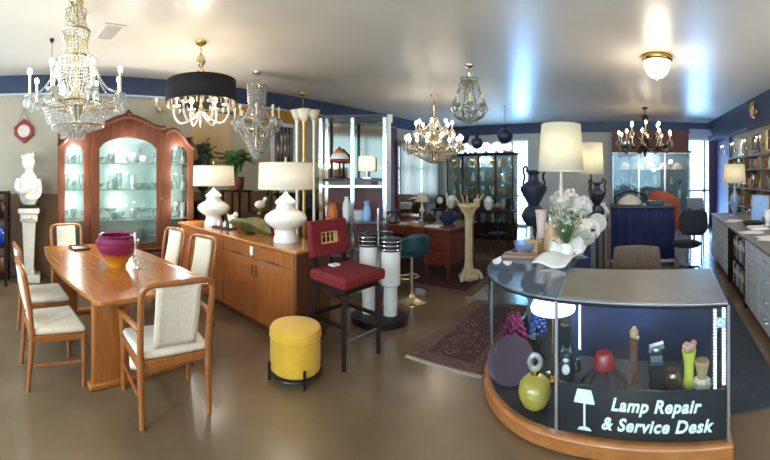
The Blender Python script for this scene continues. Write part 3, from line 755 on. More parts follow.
t = thing('plant_stand', 'carved cream and gold pedestal stand with flared top beside the desk', 'pedestal', (x, y, .0135))
G().lathe([(.15,.02),(.16,.06),(.1,.12),(.07,.2),(.06,.3),(.055,.8),(.06,.95),(.09,1.05),(.17,1.12),(.17,1.15)],12,flute=.08,nf=6).part('shaft', M['ivorygold'], t)
for k in range(3):
    a = k*2*pi/3+.4; G().tube(cr([(.08*cos(a),.08*sin(a),.14),(.17*cos(a),.17*sin(a),.1),(.2*cos(a),.2*sin(a),.02)],4),[.035]*4+[.025]*5,8).part('foot', M['ivorygold'], t)
for k in range(5):
    a = k*2*pi/5; G().tube(cr([(.08*cos(a),.08*sin(a),1.02),(.15*cos(a),.15*sin(a),1.16),(.24*cos(a),.24*sin(a),1.3)],4),[.02]*4+[.016]*4+[.006],8).part('leaf_arm', M['tan'], t)
# rugs
def rugmat(name, c1, c2, c3):
    m, N, L, p = base(name); p.inputs['Roughness'].default_value = .95
    tc = N.new('ShaderNodeTexCoord'); v = N.new('ShaderNodeTexVoronoi'); v.inputs['Scale'].default_value = 9; v.distance = 'MANHATTAN'
    nz = N.new('ShaderNodeTexNoise'); nz.inputs['Scale'].default_value = 14
    mp = N.new('ShaderNodeMapping'); L.new(tc.outputs['Object'], mp.inputs[0]); L.new(mp.outputs[0], v.inputs['Vector']); L.new(mp.outputs[0], nz.inputs['Vector'])
    r = N.new('ShaderNodeValToRGB'); r.color_ramp.interpolation = 'CONSTANT'
    e = r.color_ramp.elements; e[0].color = lin(c2); e[1].position = .18; e[1].color = lin(c1); e3 = e.new(.42); e3.color = lin(c3); e4 = e.new(.5); e4.color = lin(c1)
    L.new(v.outputs['Distance'], r.inputs[0]); mx = N.new('ShaderNodeMixRGB'); mx.blend_type = 'MULTIPLY'; mx.inputs[0].default_value = .5
    L.new(r.outputs[0], mx.inputs[1]); L.new(nz.outputs['Fac'], mx.inputs[2]); L.new(mx.outputs[0], p.inputs['Base Color'])
    return m
def rug(label, x0, x1, y0, y1, m, m2, fr):
    t = thing('rug', label, 'rug', ((x0+x1)/2,(y0+y1)/2,0)); w=(x1-x0)/2; d=(y1-y0)/2
    G().b(-w+.13,w-.13,-d+.13,d-.13,0,.013).part('field', m, t)
    G().frame([(-w,-d),(w,-d),(w,d),(-w,d)],[(-w+.13,-d+.13),(w-.13,-d+.13),(w-.13,d-.13),(-w+.13,d-.13)],0,.012,RX(pi/2)).part('border', m2, t)
    g = G()
    for s in fr:
        n = int(2*w/.02)
        for k in range(n): x = -w+.01+k*.02; g.b(x,x+.007,s*(d+.022)-.022,s*(d+.022)+.022,0,.005)
    if fr: o = g.part('fringe', M['cream'], t); o['kind'] = 'stuff'
rugred = rugmat('rug_red_pattern','5c3632','34303a','96866e'); rugred2 = rugmat('rug_border_pattern','76584c','8e7c66','44302e')
rug('worn red patterned rug with cream fringe beside the glass counter', -1.78, -1.06, 2.66, 4.25, rugred, rugred2, (-1,))
rug('dark maroon patterned rug in front of the writing desk', -3.9, -1.9, 4.35, 6.4, rugmat('rug_maroon','4a2424','7a6450','2c1c28'), rugred2, ())

# ------------------------------------------------------------------ left wall, behind the sideboard
G().b(0,.05,3.15,4.5,2.62,2.9).solo('wall_sign', M['ochre'], 'plain ochre yellow panel high on the beige wall', 'panel', (X0,0,0), bev=.004)
t = thing('wall_mirror', 'white-framed tall mirror with dark upright bars on wall under the ochre panel', 'mirror', (X0+.03, 4.25, 1.25), pi/2)
G().frame([(-.3,0),(.3,0),(.3,1.37),(-.3,1.37)],[(-.23,.07),(.23,.07),(.23,1.3),(-.23,1.3)],-.03,.02).part('frame', M['trimwhite'], t, bev=.006)
G().b(-.24,.24,-.005,.015,.06,1.31).part('mirror_plate', mat('dark_glass','2a2c30',.1), t)
for k in range(5): G().b(-.2+.09*k,-.17+.09*k,-.02,-.006,.07,1.3).part('bar', M['grey'], t)
t = thing('wall_panel', 'tan fabric hanging on the beige wall left of the ochre panel', 'hanging', (X0+.012, 2.75, 1.72), pi/2)
G().b(-.42,.32,-.01,.01,0,.98).part('cloth', mat('tan_cloth','c4a376',.9,0,'d0b286',3), t)
G().tube([(-.46,-.005,.99),(.36,-.005,.99)],.014,8).part('rod', M['browncer'], t)
def plant(label, loc, n, R, h, m, pm, seed=1):
    rnd = random.Random(seed); t = thing('potted_fern', label, 'plant', loc, 0)
    G().lathe([(.1,0),(.12,.02),(.15,.22),(.14,.22),(.12,.16)],18).part('pot', pm, t)
    g = G(); g2 = G()
    for k in range(n):
        a = rnd.uniform(0,2*pi); rr = rnd.uniform(.3,1)*R; hh = h*rnd.uniform(.5,1)
        P = cr([(0,0,.18),(rr*.35*cos(a),rr*.35*sin(a),.18+hh*.8),(rr*cos(a),rr*sin(a),.18+hh*rnd.uniform(.6,1))],5)
        g2.tube(P,.004,5)
        for i in range(2,len(P)-1):
            d = (P[i+1]-P[i-1]).normalized(); sd = d.cross(Vector((0,0,1))).normalized(); ln = .09*(1-.5*i/len(P))
            for s in (-1,1):
                q = P[i]+sd*s*ln+d*.04; e = d*.022
                g.add([P[i]-e,P[i]+e,q+e*.6,q-e*.6+Vector((0,0,-.02))],[(0,1,2,3)])
    o = g.part('frond', m, t); o['kind']='stuff'; o = g2.part('stem', m, t); o['kind']='stuff'
    return t
def stand(label, loc, h, m, w=.16):
    t = thing('side_stand', label, 'stand', loc); 
    G().b(-w,w,-w,w,h-.03,h).part('top', m, t, bev=.006)
    for sx in (-1,1):
        for sy in (-1,1): G().b(sx*w*.8-.015,sx*w*.8+.015,sy*w*.8-.015,sy*w*.8+.015,0,h-.03).part('leg', m, t)
    G().b(-w*.8,w*.8,-w*.8,w*.8,.2,.22).part('shelf', m, t)
x, y = pl(236, 6.0); stand('dark square stand under the green fern', (x,y,0), 1.35, M['espresso'], .2); plant('bushy green fern on a dark stand behind the sideboard', (x,y,1.35), 46, .42, .55, M['green'], M['browncer'], 3)
x, y = pl(203, 6.0); stand('dark square stand under the dark plant by the cabinet', (x,y,0), .95, M['espresso'], .18); plant('dark spiky plant between the china cabinet and the fern', (x,y,.95), 40, .22, 1.15, M['darkgreen'], M['blackmat'], 5)
x, y = pl(262, 5.6)
t = thing('console_table', 'long dark console against the back of the sideboard area', 'table', (-4.75, 3.9, 0), pi/2)
G().b(-1.0,1.0,-.25,.25,.95,1.0).part('tabletop', M['espresso'], t, bev=.006)
G().b(-.95,.95,-.22,.22,.8,.95).part('apron', M['espresso'], t)
for sx in (-1,1):
    for sy in (-1,1): G().tube([(sx*.92,sy*.2,0),(sx*.92,sy*.2,.95)],[.02,.035],8).part('leg', M['espresso'], t)
G().b(-.92,.92,-.2,.2,.25,.28).part('shelf', M['espresso'], t)
t = thing('bronze_statue', 'dark bronze draped figure standing on the console behind the lamps', 'statue', (-4.75, 3.35, 1.0))
G().lathe([(.12,0),(.12,.04)],20).part('base', M['black'], t)
g = G().lathe([(.1,.04),(.09,.15),(.08,.3),(.095,.38),(.1,.45),(.04,.5),(.035,.53)],16,None,(0,0,0),1,.75).ball((0,0,.59),.055,12,8,(.9,1,1.15))
for s in (-1,1): g.tube(cr([(s*.08,0,.44),(s*.13,-.04,.34),(s*.06,-.1,.28)],4),[.028]*4+[.022]*5,8)
g.part('figure', M['bronze'], t)
t = thing('suitcase', 'black box case on the console to the right of the bronze figure', 'case', (-4.72, 3.85, 1.0), .2)
G().b(-.16,.16,-.2,.2,0,.3).part('body', M['black'], t, bev=.02)
G().tube(cr([(0,-.06,.3),(0,-.05,.34),(0,.05,.34),(0,.06,.3)],4),.01,8).part('handle', M['blackmat'], t)
G().lathe([(.07,0),(.1,.08),(.11,.2),(.06,.32),(.08,.38)],18).solo('tall_vase', M['tan'], 'tan vase on the console near the torchiere lamps', 'vase', (-4.75,4.4,1.0))
t = thing('chess_figures', 'pale bird ornament on the console behind the far white lamp', 'ornament', (-4.72, 3.05, 1.0)); t.name = 'bird_ornament'
G().lathe([(.05,0),(.05,.02),(.01,.03),(.01,.08)],12).part('base', M['brass'], t)
G().ball((0,0,.14),.07,12,8,(.8,1.4,.9)).ball((0,.1,.22),.035,10,6).tube([(0,.06,.17),(0,.1,.22)],.025,8).part('body', M['cream'], t)
t = thing('framed_print', 'small gilt-framed print on the beige wall behind the writing desk', 'picture', (X0+.06, 5.3, 1.5), pi/2)
G().frame([(-.3,0),(.3,0),(.3,.42),(-.3,.42)],[(-.25,.05),(.25,.05),(.25,.37),(-.25,.37)],-.02,.015).part('frame', M['gold'], t)
G().b(-.26,.26,-.005,.01,.04,.38).part('print', M['cream'], t)

# ------------------------------------------------------------------ chandeliers and ceiling
def chain(g, z0, z1, R=.014):
    n = max(2, int(abs(z1-z0)/.035))
    for k in range(n):
        z = z0 + (z1-z0)*(k+.5)/n
        g.ring(R, .0035, 0, 10, 5, M=T(0,0,z) @ RZ((k % 2)*pi/2) @ RX(pi/2) @ S(1,1.5,1))
def strand_mesh(P, bead, step, m, name):
    g = G(); P = [Vector(p) for p in P]
    ln = [0]
    for i in range(1, len(P)): ln.append(ln[-1] + (P[i]-P[i-1]).length)
    n = max(2, int(ln[-1]/step))
    for k in range(n+1):
        d = ln[-1]*k/n; i = 1
        while i < len(P)-1 and ln[i] < d: i += 1
        u = (d-ln[i-1])/max(1e-6, ln[i]-ln[i-1]); g.oct(P[i-1].lerp(P[i], u), bead, bead*1.25)
    return g.mesh(name, m)
def spin(me, name, root, n, off=0):
    for k in range(n):
        o = bpy.data.objects.new(name, me); COL.objects.link(o); o.parent = root; o.rotation_euler.z = off + 2*pi*k/n
        KIDS.setdefault(root.name, []).append(o)
def tier(root, R1, z1, R2, z2, n, m, sag=0, bead=.012, step=.028, metal=None, off=0):
    P = cr([(R1,0,z1), ((R1+R2)/2+sag, 0, (z1+z2)/2), (R2,0,z2)], 8)
    spin(strand_mesh(P, bead, step, m, 'crystal_strand'), 'crystal_strand', root, n, off)
def swag(root, R1, z1, R2, z2, n, m, dip, span, bead=.011, off=0):
    P = [(( R1+(R2-R1)*u)*cos(span*u), (R1+(R2-R1)*u)*sin(span*u), z1+(z2-z1)*u - dip*sin(pi*u)) for u in [i/12 for i in range(13)]]
    spin(strand_mesh(P, bead, .024, m, 'crystal_strand'), 'crystal_strand', root, n, off)
def arm(root, R, zh, zc, r0, am, cm, bulbm, drops, ch=.09, dip=.1, tip=1.0, shade=None, bead=.014):
    o = G().tube(cr([(.03,0,zh),(R*.35,0,zh-dip*.6),(R*.7,0,zc-dip),(R*.97,0,zc-dip*.6),(R,0,zc)],5), r0, 8).part('arm', am, root)
    G().lathe([(.01,zc-.01),(.045,zc+.005),(.05,zc+.02),(.012,zc+.012)],14,None,(R,0,0)).part('drip_pan', cm, o)
    G().cyl(.012,zc+.01,zc+ch,10,(R,0)).part('candle', M['candle'], o)
    G().ball((R,0,zc+ch+.022*tip),.016*tip,10,7,(1,1,1.5)).part('bulb', bulbm, o)
    for k in range(drops):
        a = 2*pi*k/drops; g = G(); x, y = R+.045*cos(a), .045*sin(a)
        g.oct((x,y,zc-.012),bead*.6,bead*.7).oct((x,y,zc-.05),bead,bead*2.2)
        g.part('crystal_drop', cm, o)
    return o
def arms(root, n, off, *a, **k):
    o = arm(root, *a, **k); o.rotation_euler.z = off
    for i in range(1, n): c = ctree(o, root); c.rotation_euler.z = off + 2*pi*i/n
def hoop(root, R, z, r, m): return G().ring(R, r, z, 36, 6).part('ring', m, root)
def lamp(loc, e, c, r=.15, name='chandelier_light'):
    l = bpy.data.lights.new(name, 'POINT'); l.energy = e; l.color = c; l.shadow_soft_size = r
    o = bpy.data.objects.new(name, l); COL.objects.link(o); o.location = loc; return o
WARM = (1, .85, .66)
def canopy(root, m): G().lathe([(.0,0),(.07,-.002),(.065,-.02),(.03,-.045),(.012,-.05)],20).part('canopy', m, root)

# great empire chandelier over the dining table
cx, cy = pl(76, 3.3)
c = thing('crystal_chandelier', 'largest crystal chandelier, three tiers of beads over the dining table', 'chandelier', (cx, cy, ZC))
canopy(c, M['brasspale']); z = lambda y: 1.6 + (175-y)*.00917 - ZC
g = G(); chain(g, z(2), z(8)); g.part('chain', M['brass'], c)
G().lathe([(.012,z(5)),(.03,z(10)),(.02,z(14)),(.035,z(20)),(.015,z(26)),(.02,z(40)),(.03,z(60)),(.02,z(80)),(.05,z(100)),(.09,z(106)),(.03,z(118)),(.02,z(130))],14).part('stem', M['brasspale'], c)
for k in range(6):
    a = k*pi/3
    G().tube(cr([(.02*cos(a),.02*sin(a),z(24)),(.09*cos(a),.09*sin(a),z(20)),(.1*cos(a),.1*sin(a),z(12)),(.05*cos(a),.05*sin(a),z(8)),(.07*cos(a),.07*sin(a),z(4))],5),.007,6).part('crown_scroll', M['brasspale'], c)
tier(c, .06,z(10),.125,z(32),16,M['crystalwarm'],-.01,.01)
tier(c, .125,z(33),.12,z(58),22,M['crystalwarm'],-.02)
tier(c, .165,z(61),.12,z(90),26,M['crystal'],.03,.013)
tier(c, .29,z(107),.25,z(126),40,M['crystal'],.0,.014)
tier(c, .25,z(104),.05,z(92),14,M['crystal'],-.02,.011)
tier(c, .24,z(127),.0,z(134),18,M['crystal'],.0,.014)
tier(c, .11,z(128),.07,z(140),16,M['crystal'],.0,.012)
for R, zz, r in ((.125,z(32),.012),(.17,z(60),.014),(.295,z(105),.016),(.25,z(127),.01),(.11,z(128),.008)): hoop(c, R, zz, r, M['brasspale'])
arms(c, 8, .25, .43, z(104), z(100), .009, M['brasspale'], M['crystal'], M['bulb'], 5, .2, .06, 1.3, bead=.02)
arms(c, 4, .6, .25, z(104), z(95), .008, M['brasspale'], M['crystal'], M['bulb'], 4, .12, .03, 1.1, bead=.016)
swag(c, .43, z(101), .43, z(101), 8, M['crystal'], .1, pi/4, .011, .25)
swag(c, .17, z(64), .40, z(96), 8, M['crystal'], .08, 0, .012, .25)
lamp((cx,cy,ZC+z(70)), 13, WARM, .07)

# drum shade chandelier
cx, cy = pl(201, 4.3)
c = thing('drum_chandelier', 'chandelier with wide black drum shade and white scroll arms', 'chandelier', (cx, cy, ZC)); k_ = 4.3/360
z = lambda y: 1.6 + (171-y)*k_ - ZC
canopy(c, M['brass']); g = G(); chain(g, -.05, z(52)); g.part('chain', M['brass'], c)
G().lathe([(.015,z(50)),(.05,z(54)),(.06,z(58)),(.02,z(63)),(.045,z(67)),(.02,z(70)),(.012,z(76)),(.015,z(100)),(.04,z(106)),(.02,z(112)),(.03,z(118)),(.008,z(124))],16).part('stem', M['brasspale'], c)
sh = G().lathe([(.425,z(99)),(.415,z(78))],48,cap=False).part('lamp_shade', cloth_shade('black_shade','17161a',.1), c, sol=.006)
for zz, R in ((z(99),.426),(z(78),.416)): hoop(sh, R, zz, .006, M['black'])
for k in range(3):
    a = k*2*pi/3; G().tube([(.01,0,z(79)),(.41*cos(a),.41*sin(a),z(79))],.004,6).part('spider', M['brass'], c)
n = 6
o = G().tube(cr([(.02,0,z(108)),(.13,0,z(116)),(.25,0,z(119)),(.32,0,z(112)),(.33,0,z(104)),(.30,0,z(100))],6),.012,8).part('arm', M['ceramic'], c)
G().lathe([(.01,z(103)),(.05,z(102)),(.055,z(100.5)),(.015,z(101))],14,None,(.3,0,0)).part('drip_pan', M['ceramic'], o)
G().cyl(.013,z(101),z(94),10,(.3,0)).part('candle', M['candle'], o)
G().ball((.3,0,z(92)),.03,10,8,(1,1,1.3)).part('bulb', M['bulbwarm'], o)
for s in (-1,1): G().oct((.3+s*.04,0,z(107)),.014,.035).part('crystal_drop', M['crystalwarm'], o)
for i in range(1,n): q = ctree(o, c); q.rotation_euler.z = 2*pi*i/n
tier(c, .40, z(99.5), .40, z(103), 36, M['crystalwarm'], 0, .014)
lamp((cx,cy,ZC+z(93)), 16, WARM, .07)

# crystal chandelier between drum and etagere
cx, cy = pl(257, 5.56)
c = thing('crystal_chandelier', 'long crystal chandelier with white candles right of the drum shade', 'chandelier', (cx, cy, ZC)); k_ = 5.56/360
z = lambda y: 1.6 + (175-y)*k_ - ZC
canopy(c, M['brasspale']); g = G(); chain(g, -.05, z(84)); g.part('chain', M['brasspale'], c)
G().lathe([(.03,z(80)),(.06,z(84)),(.02,z(88)),(.04,z(100)),(.02,z(112)),(.06,z(122)),(.03,z(134)),(.05,z(142)),(.01,z(152))],14).part('stem', M['brasspale'], c)
tier(c, .1,z(86),.2,z(118),22,M['crystal'],-.06,.02,.045)
tier(c, .15,z(86),.13,z(104),20,M['crystal'],0,.018,.045)
tier(c, .2,z(128),.05,z(158),22,M['crystal'],.03,.02,.045)
hoop(c,.12,z(86),.012,M['brasspale']); hoop(c,.2,z(120),.012,M['brasspale']); hoop(c,.2,z(130),.01,M['brasspale'])
arms(c, 8, .2, .34, z(132), z(120), .011, M['brasspale'], M['crystal'], M['candle'], 6, .13, .12, 1.5, bead=.024)
swag(c, .34, z(121), .34, z(121), 8, M['crystal'], .16, pi/4, .017, .2)
swag(c, .34, z(124), .06, z(154), 8, M['crystal'], .0, 0, .016, .2)

# warm two-tier chandelier in the middle distance
cx, cy = pl(434, 7.15)
c = thing('crystal_chandelier', 'warm glowing golden chandelier with many lit candles above the writing desk', 'chandelier', (cx, cy, ZC)); k_ = 7.15/360
z = lambda y: 1.6 + (175-y)*k_ - ZC
canopy(c, M['brasspale']); g = G(); chain(g, -.05, z(104)); g.part('chain', M['brasspale'], c)
G().lathe([(.02,z(102)),(.06,z(106)),(.03,z(112)),(.05,z(120)),(.03,z(130)),(.1,z(140)),(.12,z(146)),(.04,z(156)),(.02,z(164))],14).part('stem', M['brasspale'], c)
arms(c, 14, .1, .55, z(148), z(146), .014, M['brasspale'], M['crystalwarm'], M['bulb'], 4, .12, .1, 2.0, bead=.03)
arms(c, 8, .4, .36, z(138), z(131), .013, M['brasspale'], M['crystalwarm'], M['bulb'], 3, .12, .06, 1.8, bead=.028)
tier(c, .05,z(118),.3,z(134),14,M['crystalwarm'],-.04,.022,.05)
tier(c, .45,z(151),.08,z(162),24,M['crystalwarm'],.05,.025,.055)
swag(c, .52, z(147), .52, z(147), 10, M['crystalwarm'], .14, pi/5, .02, .1)
hoop(c,.4,z(149),.016,M['brasspale']); hoop(c,.3,z(133),.012,M['brasspale'])
lamp((cx,cy,ZC+z(134)), 55, WARM, .07)

# open bird-cage crystal chandelier
cx, cy = pl(469, 5.2)
c = thing('crystal_chandelier', 'open pear-shaped crystal chandelier hanging unlit close to the ceiling', 'chandelier', (cx, cy, ZC)); k_ = 5.2/360
z = lambda y: 1.6 + (175-y)*k_ - ZC
canopy(c, M['brasspale']); g = G(); chain(g, -.05, z(72)); g.part('chain', M['brasspale'], c)
G().lathe([(.01,z(70)),(.03,z(73)),(.01,z(78)),(.015,z(86)),(.03,z(98)),(.01,z(104)),(.01,z(120))],12).part('stem', M['brasspale'], c)
for k in range(8):
    a = k*pi/4
    P = cr([(.03,0,z(80)),(.13,0,z(84)),(.2,0,z(98)),(.27,0,z(108)),(.2,0,z(117)),(.06,0,z(121))],6)
    G().tube(P,.009,6,M=RZ(a)).part('cage_rib', M['brasspale'], c)
tier(c, .03,z(81),.19,z(98),12,M['crystal'],.03,.016,.04,off=.2)
tier(c, .26,z(107),.04,z(123),14,M['crystal'],.05,.018,.045,off=.1)
for k in range(8):
    a = k*pi/4+.2
    for (R,zz) in ((.12,z(79)),(.27,z(110)),(.22,z(102)),(.13,z(118))): G().oct((R*cos(a),R*sin(a),zz),.02,.045).part('crystal_drop', M['crystal'], c)
arms(c, 6, 0, .2, z(112), z(106), .007, M['brasspale'], M['crystal'], M['candle'], 2, .1, .05, 1.1, bead=.018)
hoop(c,.13,z(80),.008,M['brasspale']); hoop(c,.26,z(108),.008,M['brasspale'])

# dark bronze many-armed chandelier on the right
cx, cy = pl(645, 8.5)
c = thing('bronze_chandelier', 'wide dark bronze candle chandelier before the far glass display case', 'chandelier', (cx, cy, ZC)); k_ = 8.5/360
z = lambda y: 1.6 + (175-y)*k_ - ZC
canopy(c, M['bronze'])
g = G(); chain(g, -.05, z(122), .02); g.part('chain', M['bronze'], c)
G().lathe([(.04,z(115)),(.1,z(118)),(.05,z(122)),(.08,z(128)),(.04,z(134)),(.1,z(142)),(.13,z(146)),(.04,z(152)),(.02,z(157))],14).part('stem', M['bronze'], c)
arms(c, 10, .15, .62, z(146), z(142), .02, M['bronze'], M['crystalwarm'], M['bulbwarm'], 2, .16, .12, 2.0, bead=.04)
arms(c, 6, .5, .36, z(138), z(133), .018, M['bronze'], M['crystalwarm'], M['bulbwarm'], 2, .16, .08, 2.0, bead=.04)
hoop(c,.5,z(149),.02,M['bronze'])
swag(c, .62, z(144), .62, z(144), 10, M['crystalsmoke'], .18, pi/5, .022, .15)
lamp((cx,cy,ZC+z(136)), 40, WARM, .07)

# little hanging things
cx, cy = pl(303, 7.0)
c = thing('pendant_lamp', 'small brass filigree pendant hanging by the blue soffit beyond the ochre panel', 'pendant', (cx, cy, ZC))
canopy(c, M['brass']); g = G(); chain(g,-.05,-.3); g.part('chain', M['brass'], c)
G().lathe([(.02,-.28),(.1,-.34),(.12,-.45),(.07,-.55),(.02,-.6)],16).part('body', M['gold'], c)
for i,(px,y_,R,l) in enumerate(((463,137,.16,'dark blue globe pendant near far wall, left one of three'),(477,143,.135,'dark globe pendant near far wall, middle and lowest of three'),(505,136,.18,'dark blue globe pendant near far wall, right one of three'))):
    x, y = pl(px, 8.2); zc = 1.6 - (y_-175)*8.2/360
    c = thing('globe_pendant', l, 'pendant', (x, y, ZC), 0, 'dark globe pendants')
    G().cyl(.006, zc+R-ZC, 0, 8).part('cord', M['black'], c)
    G().ball((0,0,zc-ZC),R,20,14).part('globe', mat('dark_globe%d'%i,'1c2c50',.3,.2,'2a3656',6), c)
    G().cyl(.04, zc+R-.03-ZC, zc+R+.04-ZC, 12).part('cap', M['iron'], c)
cx, cy = pl(657, 4.85)
c = thing('ceiling_light', 'flush ceiling light with white glass bowl and brass rim', 'ceiling light', (cx, cy, ZC))
G().lathe([(.205,0),(.21,-.03),(.2,-.06),(.185,-.075)],32).part('rim', M['brass'], c)
G().lathe([(.19,-.07),(.18,-.13),(.14,-.22),(.08,-.27),(.001,-.285)],32).part('glass_bowl', glow('lit_frosted_glass','fff0da',1.6), c)
G().ball((0,0,-.295),.016,10,8).part('finial', M['brass'], c)
lamp((cx,cy,ZC-.4), 22, (1,.86,.68), .15, 'flush_light')
x, y = -3.95, .62
c = thing('ceiling_vent', 'flat louvred ceiling vent above the dining area', 'vent', (x, y, ZC), .15)
G().frame([(-.22,-.12),(.22,-.12),(.22,.12),(-.22,.12)],[(-.19,-.09),(.19,-.09),(.19,.09),(-.19,.09)],-.012,0,RX(pi/2)).part('frame', M['ceiling'], c)
g = G()
for k in range(8): g.b(-.19,.19,-.008,.008,-.001,.001,T(0,-.08+.023*k,-.006)@RX(.6))
g.part('louvre', M['ceiling'], c)
x, y = pl(52, 4.2)
c = thing('hanging_hook', 'thin dark hook and cord hanging from ceiling behind the great chandelier', 'hook', (x, y, ZC))
G().lathe([(.025,0),(.025,-.03),(.01,-.05)],12).part('hook', M['iron'], c)
G().cyl(.004,-.62,-.04,6).part('cord', M['iron'], c)

# ------------------------------------------------------------------ long glass display counter
def lean(x, y): return x + .055*max(0, y-2.7)
ZT = .89
# outline of the top: front edge, rounded corner, long wing
A0, A1 = (.60,1.915), (-.36,2.05)                 # front edge right, left
arcp = [(p[0],p[1]) for p in cr([(a[0],a[1],0) for a in (A1, (-.56,2.105), (-.74,2.215), (-.89,2.38), (-.985,2.58), (-1.03,2.8))],5)]
WY = 6.3
wing_out = (-.86, WY); wing_in = (-.19, WY); inn = (-.385, 2.74); br = (.70, 2.66)
def inset(pts, d):
    cx_, cy_ = -.2, 2.6; out = []
    n = len(pts)
    for i in range(n):
        p0 = Vector(pts[i-1]); p1 = Vector(pts[i]); p2 = Vector(pts[(i+1) % n])
        e1 = (p1-p0).normalized(); e2 = (p2-p1).normalized()
        n1 = Vector((-e1.y,e1.x)); n2 = Vector((-e2.y,e2.x)); b = (n1+n2)
        if b.length < 1e-4: b = n1
        b.normalize(); c_ = max(.4, b.dot(n1)); q = p1 + b*(d/c_); out.append((q.x,q.y))
    return out
loop = [br, inn, wing_in, wing_out] + list(reversed(arcp)) + [A0]      # counter-clockwise
dc = thing('display_counter', 'long glass display counter with rounded corner and service desk sign', 'counter', (0,0,0))
G().prism(inset(loop, .03), 0, .012).part('toe_kick', M['blackmat'], dc)
G().prism(inset(loop, -.03), .012, .115).part('plinth', M['basewood'], dc, bev=.018)
G().prism(inset(loop, .02), .115, .12).part('deck_lining', M['blackmat'], dc)
# top: grey panel over the front case, glass with painted-in pale blue reflection over corner and wing
G().prism([A0, br, inn, A1], ZT-.014, ZT-.001).part('front_top', M['steel'], dc, bev=.003)
G().prism(inset([A0, br, inn, A1],.022), ZT-.001, ZT+.003).part('counter_mat', M['greytop'], dc)
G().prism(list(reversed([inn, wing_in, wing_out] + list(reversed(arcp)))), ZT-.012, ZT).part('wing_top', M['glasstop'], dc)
# dark metal edge strips under the glass
edge = [(p[0],p[1],ZT-.02) for p in [wing_out]+list(reversed(arcp))+[A0]]
G().tube(edge, .008, 6).part('edge_strip', M['iron'], dc)
G().tube([(A0[0],A0[1],ZT-.02),(br[0],br[1],ZT-.02),(inn[0],inn[1],ZT-.02),(wing_in[0],wing_in[1],ZT-.02)], .008, 6).part('edge_strip', M['steel'], dc)
def paneq(pts, z0, z1, th=.006):
    g = G()
    def f(u, v):
        k = min(int(u*(len(pts)-1)), len(pts)-2); w = u*(len(pts)-1)-k
        return (pts[k][0]+(pts[k+1][0]-pts[k][0])*w, pts[k][1]+(pts[k+1][1]-pts[k][1])*w, z0+(z1-z0)*v)
    return g.sheet(f, len(pts)-1, 1)
paneq([A0, A1], .115, ZT-.015).part('front_glass', M['glass'], dc)
paneq(arcp, .115, ZT-.015).part('curved_glass', M['glass'], dc)
paneq([arcp[-1], (-.945, 4.5)], .115, ZT-.015).part('side_glass', M['glass'], dc)
paneq([(-.945, 4.5), wing_out], .115, ZT-.015).part('side_glass', M['glass'], dc)
paneq([A0, br], .115, ZT-.015).part('side_glass', M['glass'], dc)
for (x, y) in (A0, A1, arcp[-1], (-.945,4.5), wing_out): G().b(x-.008,x+.008,y-.008,y+.008,.115,ZT-.015).part('post', M['steel'], dc)
# closed staff side in navy and brown posts
paneq([(.68,2.62),(-.36,2.70)], .115, ZT-.04).part('back_panel', M['navy'], dc, sol=.012)
paneq([(-.365,2.78),(-.2,WY)], .115, ZT-.04).part('staff_panel', M['navy'], dc, sol=.02)
paneq([(-.2,WY-.02),(-.86,WY-.02)], .115, ZT-.02).part('end_panel', M['basewood'], dc, sol=.02)
for y in (3.9, 4.75, 5.6): 
    x = -.345 + (y-2.78)*.047; G().b(x-.02,x+.035,y-.04,y+.04,.1,ZT-.015).part('post', M['grey'], dc)
# inner shelf behind the sign
def fp(u, d):   # along the front from left to right, d behind the glass
    ex_ = Vector((A0[0]-A1[0], A0[1]-A1[1])); n_ = Vector((-ex_.y, ex_.x)).normalized()
    q = Vector(A1) + ex_*u + n_*d; return (q.x, q.y)
G().prism([fp(.01,.03), fp(.985,.03), fp(.985,.5), fp(.01,.5)], .30, .32).part('shelf', M['blackmat'], dc)
for (u,d) in ((.93,.06),(.995,.16),(.0,.55)):
    x, y = fp(u,d); s_ = G().b(x-.012,x+.012,y-.004,y+.004,.33,ZT-.04).part('led_strip', M['steel'], dc)
    g = G()
    for k in range(26): g.ball((x,y-.006,.35+k*.019),.0065,6,4)
    o = g.part('led_row', M['led'], s_)
# sign
srz_ = atan2(A0[1]-A1[1], A0[0]-A1[0]); 
sg = G().b(.015, .955, -.0, .008, .128, .408).part('sign_panel', mat('sign_black','12171c',.35), dc, loc=(A1[0], A1[1]+.004, 0), rz=srz_)
white = mat('sign_white', 'f2f2ee', .5)
def text(body, x, z, size, parent, m):
    cu = bpy.data.curves.new('lettering','FONT'); cu.body = body; cu.size = size; cu.shear = .28; cu.offset = size*.032; cu.extrude = .001; cu.space_character = 1.08; cu.resolution_u = 4
    o = bpy.data.objects.new('lettering', cu); COL.objects.link(o)
    dg = bpy.context.evaluated_depsgraph_get(); dg.update()
    me = bpy.data.meshes.new_from_object(o.evaluated_get(dg)); bpy.data.objects.remove(o)
    me.materials.clear(); me.materials.append(m); me.name = 'lettering'
    p = bpy.data.objects.new('lettering', me); COL.objects.link(p); p.parent = parent
    KIDS.setdefault(parent.name, []).append(p)
    p.location = (x, -.002, z); p.rotation_euler = (pi/2, 0, 0)
    w_ = max(v.co.x for v in me.vertices) - min(v.co.x for v in me.vertices)
    return p, w_
for body, x, z, wid, hgt in (('Lamp Repair', .315, .288, .505, .1), ('& Service Desk', .262, .178, .625, .098)):
    p, w_ = text(body, x, z, hgt, sg, white); p.scale = (wid/w_, 1, 1)
g = G()
def flat(pts): g.prism(pts, -.0015, .0015, T(0,-.001,0)@RX(pi/2))
flat([(.105,.315),(.225,.315),(.205,.385),(.125,.385)])
for k in range(5): flat([(.105+.024*k,.306),(.129+.024*k,.306),(.129+.024*k,.316),(.105+.024*k,.316)])
flat([(.160,.165),(.172,.165),(.172,.31),(.160,.31)]); flat([(.125,.155),(.207,.155),(.195,.17),(.172,.176),(.16,.176),(.137,.17)])
